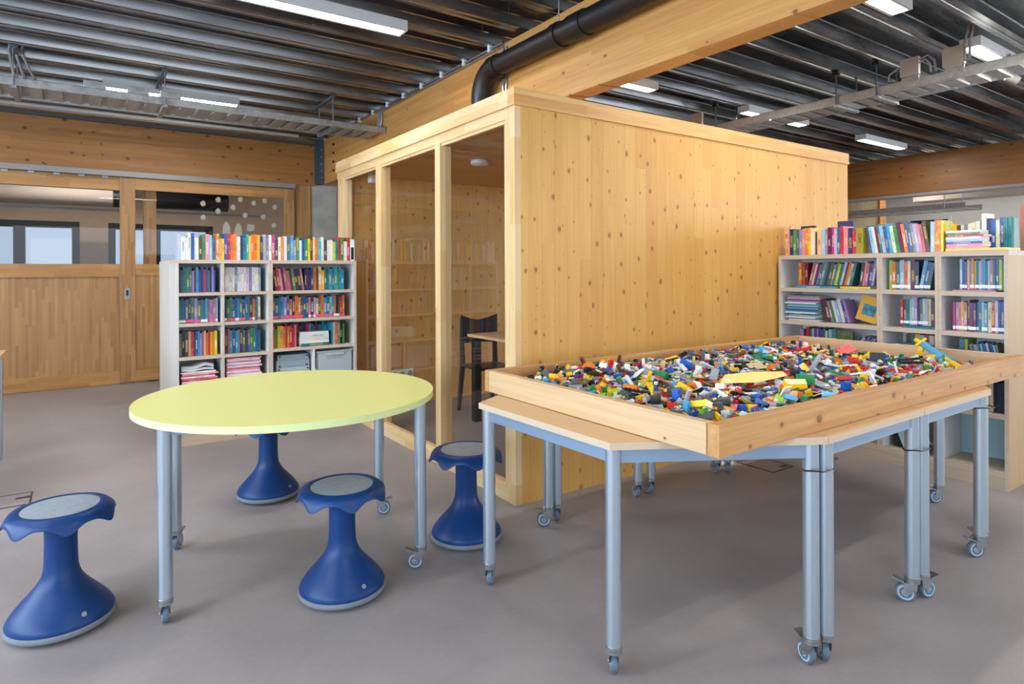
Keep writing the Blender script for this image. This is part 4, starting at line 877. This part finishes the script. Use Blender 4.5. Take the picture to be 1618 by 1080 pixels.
# ================================================================== BOOKS
PAL = {
 'white': 'e9e9ec', 'cream': 'eadfc4', 'lavender': 'b9bce0', 'blue': '2458a8', 'navy': '1f2c5c', 'teal': '1d8088', 'cyan': '2fa6cf', 'light blue': '9cc7e2', 'brown': '5b4634', 'green': '3d9650', 'lime': 'b2cf46',
 'pink': 'e98fa8', 'magenta': 'cf2f88', 'purple': '6a2c74', 'plum': '5b1f4c', 'lilac': 'a58ac4', 'red': 'd12b2e', 'maroon': '7e1f2c', 'orange': 'f07d28', 'peach': 'f0b58c', 'yellow': 'f5c91e', 'grey': '8c8f96', 'black': '1c1c22', 'olive': 'a6a22c', 'slate': '4b6a80', 'rose': 'c46a86'}
AB = dict(w='white', c='cream', l='lavender', b='blue', n='navy', t='teal', y='cyan', L='light blue', r='brown', g='green', i='lime', p='pink', m='magenta', u='purple', U='plum', k='lilac', R='red', M='maroon', o='orange', e='peach', Y='yellow', G='grey', K='black', O='olive', s='slate', q='rose')
# unit book: x = thickness, y = depth (spine at y=0), z = height
mb = MB(); mb.box(0, 1, 0, 0.035, 0, 1); mb.box(0, .10, 0.035, 1, 0, 1); mb.box(.90, 1, 0.035, 1, 0, 1); _b = mb.build('book', m_cover); BK = _b.data; bpy.data.objects.remove(_b)
mb = MB(); mb.box(.10, .90, .035, .975, .012, .985); _b = mb.build('pages', m_paper); PG = _b.data; bpy.data.objects.remove(_b)
mb = MB(); mb.box(-.01, 1.01, -.006, .02, .06, .17); _b = mb.build('spine_label', m_white_s); SLW = _b.data; bpy.data.objects.remove(_b)
mb = MB(); mb.box(-.01, 1.01, -.006, .02, .03, .14); _b = mb.build('spine_label', m_pink_s); SLP = _b.data; bpy.data.objects.remove(_b)
ORD = ['first', 'second', 'third', 'fourth', 'fifth', 'sixth', 'seventh', 'eighth', 'ninth', 'tenth', 'eleventh', 'twelfth', 'thirteenth', 'fourteenth', 'fifteenth', 'sixteenth', 'seventeenth', 'eighteenth', 'nineteenth', 'twentieth']
def ordi(k):
    if k < 20: return ORD[k]
    tens = {2: 'twenty', 3: 'thirty', 4: 'forty', 5: 'fifty', 6: 'sixty'}[(k+1)//10]
    return tens[:-1]+'ieth' if (k+1) % 10 == 0 else tens+'-'+ORD[(k+1) % 10-1]
BOOKS = []
def book(colname, mat, t, d, h, label, group, sticker=None, jitter=.06, seen=1.0, dk=.8):
    c = hx(PAL[colname]); j = [R.uniform(1-jitter*2, 1+jitter*2) for _ in range(3)]
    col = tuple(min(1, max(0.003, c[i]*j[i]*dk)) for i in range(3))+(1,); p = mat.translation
    BOOKS.append((seen*t*h/((p-Vector((0, 0, 1.35))).length_squared), mat @ Matrix.Diagonal((t, d, h, 1)), col, label, group, sticker))
def place_books():
    BOOKS.sort(key=lambda b: -b[0])
    for _, mx, col, label, group, sticker in BOOKS[:300]:
        o = bpy.data.objects.new('book', BK); C.objects.link(o); o.matrix_world = mx; o.color = col
        p = bpy.data.objects.new('pages', PG); C.objects.link(p); p.parent = o
        if sticker: q = bpy.data.objects.new('spine_label', SLP if sticker == 'pink' else SLW); C.objects.link(q); q.parent = o
        tag(o, label, 'book', group)
    vs, fs, mi, cl = [], [], [], []
    for _, mx, col, label, group, sticker in BOOKS[300:]:
        for me_, k in ((BK, 0), (PG, 1))+(((SLW if sticker == 'white' else SLP, 2),) if sticker else ()):
            o_ = len(vs); vs += [tuple(mx @ v.co) for v in me_.vertices]
            for f in me_.polygons: fs.append(tuple(i+o_ for i in f.vertices)); mi.append(k); cl += [col]*len(f.vertices)
    me_ = bpy.data.meshes.new('packed_books'); me_.from_pydata(vs, [], fs); ca = me_.color_attributes.new('cover', 'FLOAT_COLOR', 'CORNER')
    ca.data.foreach_set('color', np.array(cl, dtype=np.float32).ravel())
    t = NT('small_book_covers'); at_ = t.n('ShaderNodeVertexColor', layer_name='cover'); t.put(t.b.inputs['Base Color'], at_.outputs[0]); t.b.inputs['Roughness'].default_value = .4
    for m_ in (t.m, m_paper, m_white_s): me_.materials.append(m_)
    me_.polygons.foreach_set('material_index', mi); me_.update()
    o = bpy.data.objects.new('packed_books', me_); C.objects.link(o)
    tag(o, 'the thinnest and most hidden books packed in the two bookcases', 'books', kind='stuff')
def row(shelf, a, b, front, z, code, where, lean=0.0, hr=(.18, .21), dr=(.13, .15), sticker=None, group=None, start=0, seen=1.0):
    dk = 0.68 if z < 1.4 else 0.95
    """books from a to b (left to right in the picture)"""
    n_ = len(code); L = abs(b-a); ws = [R.uniform(.75, 1.3) for _ in code]; sw = sum(ws)
    le = math.radians(lean); pos = 0.0; room = L-abs(math.sin(le))*hr[1]
    for k, ch in enumerate(code):
        t_ = room*ws[k]/sw*math.cos(le)-0.0006; h = R.uniform(*hr); d = R.uniform(*dr); fr = R.uniform(0, .012)
        adv = t_/math.cos(le)+0.0006
        sh = math.sin(-le)*h if le < 0 else 0
        base = pos + (abs(math.sin(le))*hr[1] if le < 0 else 0)
        zz = z+0.001+(t_*math.sin(le) if le > 0 else 0)
        if shelf == 'L': Mx = Matrix.Translation((a+base, front+fr, zz)) @ Matrix.Rotation(le, 4, 'Y')
        else: Mx = Matrix.Translation((front+fr, a-base, zz)) @ Matrix.Rotation(-PI/2, 4, 'Z') @ Matrix.Rotation(le, 4, 'Y')
        nm = AB[ch]
        st = sticker if sticker and R.random() < .9 else None
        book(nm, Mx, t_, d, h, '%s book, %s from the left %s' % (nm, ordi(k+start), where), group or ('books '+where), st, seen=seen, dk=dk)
        pos += adv
ZT = 1.447
# left bookcase, top
row('L', 0.625, 2.00, 5.45, ZT, 'lwwcbcrgpLsoeYbRoowntyYooYnlGwmrwowsykgwbgYreoywrwwitRgwR', 'along the top of the left bookcase', hr=(.165, .215), group='books standing on the left bookcase')
be = thing('book_end', 'white metal book end with an arched slot on the left bookcase', 'book end', (2.01, 5.46, ZT))
m = MB(); m.box(2.006, 2.043, 5.455, 5.459, ZT, ZT+.19); m.box(2.012, 2.037, 5.4545, 5.4549, ZT+.01, ZT+.12, 1); m.box(2.006, 2.009, 5.459, 5.56, ZT, ZT+.19)
m.build('plate', [m_white_s, m_black], be)
# compartments of the left bookcase
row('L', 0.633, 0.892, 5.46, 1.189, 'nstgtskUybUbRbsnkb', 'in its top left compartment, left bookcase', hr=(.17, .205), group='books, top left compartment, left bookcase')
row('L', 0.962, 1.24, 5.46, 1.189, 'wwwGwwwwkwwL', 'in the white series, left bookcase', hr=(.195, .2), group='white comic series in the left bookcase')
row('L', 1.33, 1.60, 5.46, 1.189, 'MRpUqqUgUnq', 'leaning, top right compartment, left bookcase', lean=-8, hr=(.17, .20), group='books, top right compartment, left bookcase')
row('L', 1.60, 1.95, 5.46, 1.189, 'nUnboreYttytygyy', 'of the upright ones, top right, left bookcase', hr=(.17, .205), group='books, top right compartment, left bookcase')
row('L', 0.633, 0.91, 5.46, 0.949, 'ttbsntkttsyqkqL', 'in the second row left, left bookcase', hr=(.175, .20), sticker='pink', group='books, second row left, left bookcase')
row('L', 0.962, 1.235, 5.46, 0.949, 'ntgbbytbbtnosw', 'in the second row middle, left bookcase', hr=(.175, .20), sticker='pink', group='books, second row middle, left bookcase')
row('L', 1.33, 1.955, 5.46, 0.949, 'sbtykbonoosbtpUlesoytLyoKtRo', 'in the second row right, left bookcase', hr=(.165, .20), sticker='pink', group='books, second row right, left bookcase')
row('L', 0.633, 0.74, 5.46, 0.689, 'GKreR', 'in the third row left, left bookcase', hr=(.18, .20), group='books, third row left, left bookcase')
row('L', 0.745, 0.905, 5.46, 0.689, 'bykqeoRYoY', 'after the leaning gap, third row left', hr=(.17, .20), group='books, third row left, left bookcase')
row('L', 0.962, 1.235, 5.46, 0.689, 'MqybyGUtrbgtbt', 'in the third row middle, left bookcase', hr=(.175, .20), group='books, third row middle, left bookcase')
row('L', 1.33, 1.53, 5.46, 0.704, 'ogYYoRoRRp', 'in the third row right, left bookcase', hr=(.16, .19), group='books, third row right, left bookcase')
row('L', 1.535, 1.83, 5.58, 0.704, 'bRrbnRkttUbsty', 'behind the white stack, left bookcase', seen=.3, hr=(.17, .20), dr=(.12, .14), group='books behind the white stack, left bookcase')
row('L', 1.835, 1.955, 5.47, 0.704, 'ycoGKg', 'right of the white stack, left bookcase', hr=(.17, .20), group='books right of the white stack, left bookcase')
def flat_pile(shelf, a, b, f, z, code, label, group, h=(.012, .018), d=.17, sk=.01, name='book'):
    """books lying flat; spine toward the room"""
    zz = z+0.0008; n_ = len(code)
    for k, ch in enumerate(code):
        t_ = R.uniform(*h); L = abs(b-a)*R.uniform(.93, 1.0); s = R.uniform(0, sk); fr = R.uniform(0, sk)
        # local x (thickness) -> up, z (height) -> along the shelf
        if shelf == 'L': Rm = Matrix(((0, 0, 1, 0), (0, 1, 0, 0), (1, 0, 0, 0), (0, 0, 0, 1))); Mx = Matrix.Translation((a+s, f+fr, zz)) @ Rm
        else: Rm = Matrix(((0, 1, 0, 0), (0, 0, -1, 0), (1, 0, 0, 0), (0, 0, 0, 1))); Mx = Matrix.Translation((f+fr, a-s, zz)) @ Rm
        w_ = 'lowest' if k == 0 else ('topmost' if k == n_-1 else ordi(k)+' up')
        lb = '%s %s lying flat, %s %s' % (AB[ch], name, w_, label)
        if name == 'book': book(AB[ch], Mx, t_, d, L, lb, group)
        else:
            o = bpy.data.objects.new(name, BK); C.objects.link(o); o.matrix_world = Mx @ Matrix.Diagonal((t_, d, L, 1)); o.color = hx(PAL[AB[ch]]); tag(o, lb, name, group)
            p = bpy.data.objects.new('pages', PG); C.objects.link(p); p.parent = o
        zz += t_+0.0006
flat_pile('L', 1.553, 1.80, 5.435, 0.7045, 'twwww', 'in the pile on the third shelf, left bookcase', 'flat white books in the left bookcase', h=(.022, .026), d=.11, sk=.006)
flat_pile('L', 0.64, 0.90, 5.44, 0.4245, 'RpwRpwRpwRpw', 'in the lower left paper pile, left bookcase', 'notebooks in the lower left compartment', h=(.010, .014), d=.2, name='notebook')
flat_pile('L', 0.965, 1.235, 5.44, 0.4245, 'pwpwpqwpwpqwpwpwp', 'in the pink pile, left bookcase', 'pink notebooks in the left bookcase', h=(.011, .0145), d=.2, name='notebook')
# sagging papers above the left notebook pile
m = MB(); vs = []; fs = []; N = 14
for lay in range(5):
    o_ = len(vs)
    for i in range(N+1):
        u = i/N; zz = 0.578+lay*0.0075+0.018*math.exp(-((u-.75)/.2)**2)*(1 if lay > 1 else .3)-0.006*math.exp(-((u-.3)/.15)**2)
        vs += [(0.645+0.23*u, 5.445+lay*.002, zz), (0.645+0.23*u, 5.64, zz), (0.645+0.23*u, 5.445+lay*.002, zz+.006), (0.645+0.23*u, 5.64, zz+.006)]
    for i in range(N): a = o_+4*i; fs += [(a, a+4, a+6, a+2), (a+2, a+6, a+7, a+3), (a+1, a+3, a+7, a+5), (a, a+1, a+5, a+4)]
m.add(vs, fs); tag(m.build('paper_pile', m_white_s), 'wavy white papers on the notebook pile in the left bookcase', 'papers')
bx = thing('storage_box', 'grey plastic storage box with dark corner rivets in the left bookcase', 'box', (1.5, 5.45, 0.4245))
MB().box(1.36, 1.635, 5.455, 5.70, 0.4245, 0.60).build('box_body', m_frost, bx, bevel=0.006); MB().box(1.37, 1.628, 5.452, 5.70, 0.535, 0.643).build('lid', plain('blue_grey_plastic', '8fa2ae', 0.35), bx, bevel=0.008)
for x, z in ((1.385, .63), (1.612, .63), (1.385, .55), (1.612, .55), (1.378, .52), (1.618, .52)): MB().cyl((x, 5.452, z), (x, 5.447, z), 0.007, 10).build('rivet', m_black, bx)
tg = thing('storage_tray', 'translucent plastic tray sliding in the lower right of the left bookcase', 'tray', (1.85, 5.43, 0.45))
m = MB(); m.box(1.70, 2.0, 5.425, 5.432, 0.46, 0.645); m.box(1.69, 2.01, 5.418, 5.44, 0.645, 0.655); m.box(1.69, 1.70, 5.44, 5.72, 0.46, 0.655); m.box(2.0, 2.01, 5.44, 5.72, 0.46, 0.655); m.box(1.70, 2.0, 5.43, 5.72, 0.455, 0.46)
m.build('tub', m_frost, tg, bevel=0.002); MB().box(1.77, 1.93, 5.410, 5.4245, 0.615, 0.640).build('grip', m_frost, tg, bevel=0.003)
for k in range(5):
    z = 0.46+k*0.04
tag(MB().box(1.674, 1.686, 5.425, 5.75, 0.5, 0.506).build('tray_runner', m_white_s), 'white tray runner left of the translucent tray', 'runner')

# right bookcase
RX = 4.65
row('R', 2.872, 2.31, RX, 1.4625, 'oengskpoYcreLkUmlbRpnR', 'on the right bookcase top, left half', hr=(.17, .215), group='books standing on the right bookcase')
book('olive', Matrix.Translation((RX-.01, 2.305, 1.4635)) @ Matrix.Rotation(-PI/2, 4, 'Z') @ Matrix.Rotation(0, 4, 'Y'), .05, .13, .185, 'wide olive picture book with a face, middle of the right bookcase top', 'books standing on the right bookcase')
row('R', 2.245, 1.83, RX, 1.4625, 'bLwMtLbycgUobsGlpqr', 'leaning on the right bookcase top', lean=-9, hr=(.18, .21), group='leaning books on the right bookcase')
row('R', 1.83, 1.755, RX, 1.4625, 'LoY', 'ending the right bookcase top row', hr=(.20, .21), group='books standing on the right bookcase')
tag(MB().box(4.63, 4.86, 1.405, 1.735, 1.4625, 1.480).build('yellow_folder', plain('yellow_card', 'efc870', 0.5), bevel=0.004), 'flat yellow folder lying at the right end of the bookcase top', 'folder')
flat_pile('R', 1.745, 1.545, 4.655, 1.481, 'ppbLwRgw', 'in the magazine pile on the yellow folder', 'magazines on the right bookcase', h=(.010, .016), d=.15, name='magazine')
row('R', 1.90, 1.67, 5.06, 1.4625, 'RcYrwGwcwG', 'in the far row behind the magazines', hr=(.19, .215), group='books on the rear bookcase top')
row('R', 1.665, 1.50, 5.02, 1.4625, 'wnbcbtt', 'in the far row at the right end', hr=(.20, .26), group='books on the rear bookcase top')
pc = thing('picture_book', 'orange and blue picture book standing face out at the far right', 'book', (5.1, 1.44, 1.4625))
MB().box(5.1, 5.112, 1.41, 1.475, 1.4625, 1.76).build('cover', plain('painted_cover', 'b5694a', 0.5), pc); MB().box(5.097, 5.0995, 1.415, 1.455, 1.60, 1.74).build('cover_picture', plain('cover_blue', '4c7f98', 0.5), pc); MB().box(5.097, 5.0995, 1.42, 1.46, 1.48, 1.58).build('cover_picture', plain('cover_green', '6f8a55', 0.5), pc)
# dark folders standing behind the front row
tag(MB().box(4.83, 4.85, 2.72, 2.84, 1.4625, 1.70).build('navy_folder', plain('navy_card', '2b3150', 0.5)), 'navy folder rising behind the left end of the right bookcase books', 'folder')
tag(MB().box(4.83, 4.85, 2.42, 2.54, 1.4625, 1.72).build('navy_folder', plain('navy_card_b', '2c3866', 0.5)), 'navy folder rising behind the middle of the right bookcase books', 'folder')
W1 = 'in its top left compartment, right bookcase'
flat_pile('R', 2.77, 2.44, 4.63, 1.2075, 'y', 'under the leaning books, right bookcase', 'books, top left compartment, right bookcase', d=.12)
flat_pile('R', 2.43, 2.20, 4.63, 1.2075, 'Y', 'below the leaning books, right bookcase', 'books, top left compartment, right bookcase', d=.12)
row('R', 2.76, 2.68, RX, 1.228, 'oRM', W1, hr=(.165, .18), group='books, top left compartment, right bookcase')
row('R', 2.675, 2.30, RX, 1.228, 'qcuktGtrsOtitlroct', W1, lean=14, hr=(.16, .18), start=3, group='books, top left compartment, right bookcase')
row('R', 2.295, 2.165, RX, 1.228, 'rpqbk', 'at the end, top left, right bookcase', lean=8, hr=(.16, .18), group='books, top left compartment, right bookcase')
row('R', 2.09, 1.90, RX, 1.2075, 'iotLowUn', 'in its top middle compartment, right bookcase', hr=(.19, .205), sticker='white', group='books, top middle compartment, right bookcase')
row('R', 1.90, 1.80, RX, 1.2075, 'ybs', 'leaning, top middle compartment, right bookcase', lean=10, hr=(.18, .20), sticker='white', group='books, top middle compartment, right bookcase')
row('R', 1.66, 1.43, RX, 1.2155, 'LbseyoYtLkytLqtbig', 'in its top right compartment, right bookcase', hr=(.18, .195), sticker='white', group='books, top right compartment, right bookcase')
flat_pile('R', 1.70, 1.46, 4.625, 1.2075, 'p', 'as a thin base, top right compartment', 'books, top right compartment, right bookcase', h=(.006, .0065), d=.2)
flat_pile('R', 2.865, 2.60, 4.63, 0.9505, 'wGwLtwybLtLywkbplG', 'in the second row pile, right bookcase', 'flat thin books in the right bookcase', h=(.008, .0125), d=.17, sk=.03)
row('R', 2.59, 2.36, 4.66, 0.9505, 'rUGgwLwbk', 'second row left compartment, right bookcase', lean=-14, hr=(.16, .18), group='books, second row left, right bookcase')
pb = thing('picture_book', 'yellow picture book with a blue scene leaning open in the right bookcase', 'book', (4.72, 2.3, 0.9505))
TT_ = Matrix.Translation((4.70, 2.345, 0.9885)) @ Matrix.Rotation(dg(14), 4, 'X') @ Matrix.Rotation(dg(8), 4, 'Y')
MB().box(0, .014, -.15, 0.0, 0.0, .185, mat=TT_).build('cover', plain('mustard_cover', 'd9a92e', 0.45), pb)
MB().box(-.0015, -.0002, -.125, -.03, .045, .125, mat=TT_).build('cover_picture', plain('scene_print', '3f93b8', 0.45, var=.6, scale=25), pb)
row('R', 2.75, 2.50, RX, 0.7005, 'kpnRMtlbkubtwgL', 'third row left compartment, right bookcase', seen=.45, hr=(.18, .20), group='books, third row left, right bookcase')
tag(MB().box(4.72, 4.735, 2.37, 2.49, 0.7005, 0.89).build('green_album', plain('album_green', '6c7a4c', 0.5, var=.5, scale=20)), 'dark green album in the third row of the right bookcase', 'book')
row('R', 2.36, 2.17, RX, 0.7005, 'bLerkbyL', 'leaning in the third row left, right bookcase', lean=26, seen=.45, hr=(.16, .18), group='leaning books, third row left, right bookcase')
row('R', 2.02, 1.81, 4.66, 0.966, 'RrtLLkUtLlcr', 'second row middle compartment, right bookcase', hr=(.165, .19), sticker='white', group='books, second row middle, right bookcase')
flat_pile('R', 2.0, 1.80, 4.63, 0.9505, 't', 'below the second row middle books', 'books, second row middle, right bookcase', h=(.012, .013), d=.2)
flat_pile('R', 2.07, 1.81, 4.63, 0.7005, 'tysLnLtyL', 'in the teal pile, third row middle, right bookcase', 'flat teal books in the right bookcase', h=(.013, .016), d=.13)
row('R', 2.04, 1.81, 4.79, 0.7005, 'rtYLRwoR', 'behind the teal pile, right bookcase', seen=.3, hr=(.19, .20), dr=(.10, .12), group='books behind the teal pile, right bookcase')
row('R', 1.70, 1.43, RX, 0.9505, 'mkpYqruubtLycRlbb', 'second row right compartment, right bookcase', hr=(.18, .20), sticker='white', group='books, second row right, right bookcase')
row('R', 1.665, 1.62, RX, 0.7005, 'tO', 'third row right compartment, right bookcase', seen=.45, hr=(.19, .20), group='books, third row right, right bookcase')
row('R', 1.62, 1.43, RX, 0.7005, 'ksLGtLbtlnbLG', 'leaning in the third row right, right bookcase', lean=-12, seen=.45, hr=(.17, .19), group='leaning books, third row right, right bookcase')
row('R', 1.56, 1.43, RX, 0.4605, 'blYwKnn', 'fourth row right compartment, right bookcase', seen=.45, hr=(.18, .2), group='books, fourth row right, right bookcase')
bd_ = thing('leaning_board', 'pale board with dark back leaning in the bottom middle of the right bookcase', 'board', (4.7, 1.9, .11))
MB().box(0, .012, -.02, .16, 0, .28, mat=Matrix.Translation((4.68, 1.86, .172)) @ Matrix.Rotation(dg(-22), 4, 'X')).build('board', m_teal, bd_)
tag(MB().box(4.7, 4.86, 1.98, 2.09, .111, .33).build('black_case', m_black, bevel=.01), 'black case in the bottom middle compartment of the right bookcase', 'case')

place_books()
# ================================================================== FLOOR DETAILS
def floor_box(x0, x1, y0, y1, label, hx_, hy_):
    t = thing('floor_socket_box', label, 'floor box', ((x0+x1)/2, (y0+y1)/2, 0)); m = MB(); w_ = .008
    m.box(x0, x1, y0, y0+w_, 0, .003); m.box(x0, x1, y1-w_, y1, 0, .003); m.box(x0, x0+w_, y0+w_, y1-w_, 0, .003); m.box(x1-w_, x1, y0+w_, y1-w_, 0, .003); m.build('frame', m_black, t)
    MB().box(x0+w_, x1-w_, y0+w_, y1-w_, 0, .002).build('lid', m_floor, t)
    MB().box(hx_, hx_+.07, hy_, hy_+.03, .002, .004).build('cable_flap', m_black, t)
floor_box(3.785, 4.023, 2.425, 2.71, 'square floor socket box under the far side of the brick tray', 3.93, 2.45)
floor_box(-0.50, -0.242, 4.605, 4.855, 'square floor socket box at the left picture edge', -0.32, 4.74)
tag(MB().prism([(3.62, 2.76), (3.72, 2.68), (3.80, 2.75), (3.70, 2.83)], 0.0, .004).build('paper_slip', m_white_s), 'small white paper slip on the floor beside the floor box', 'paper')
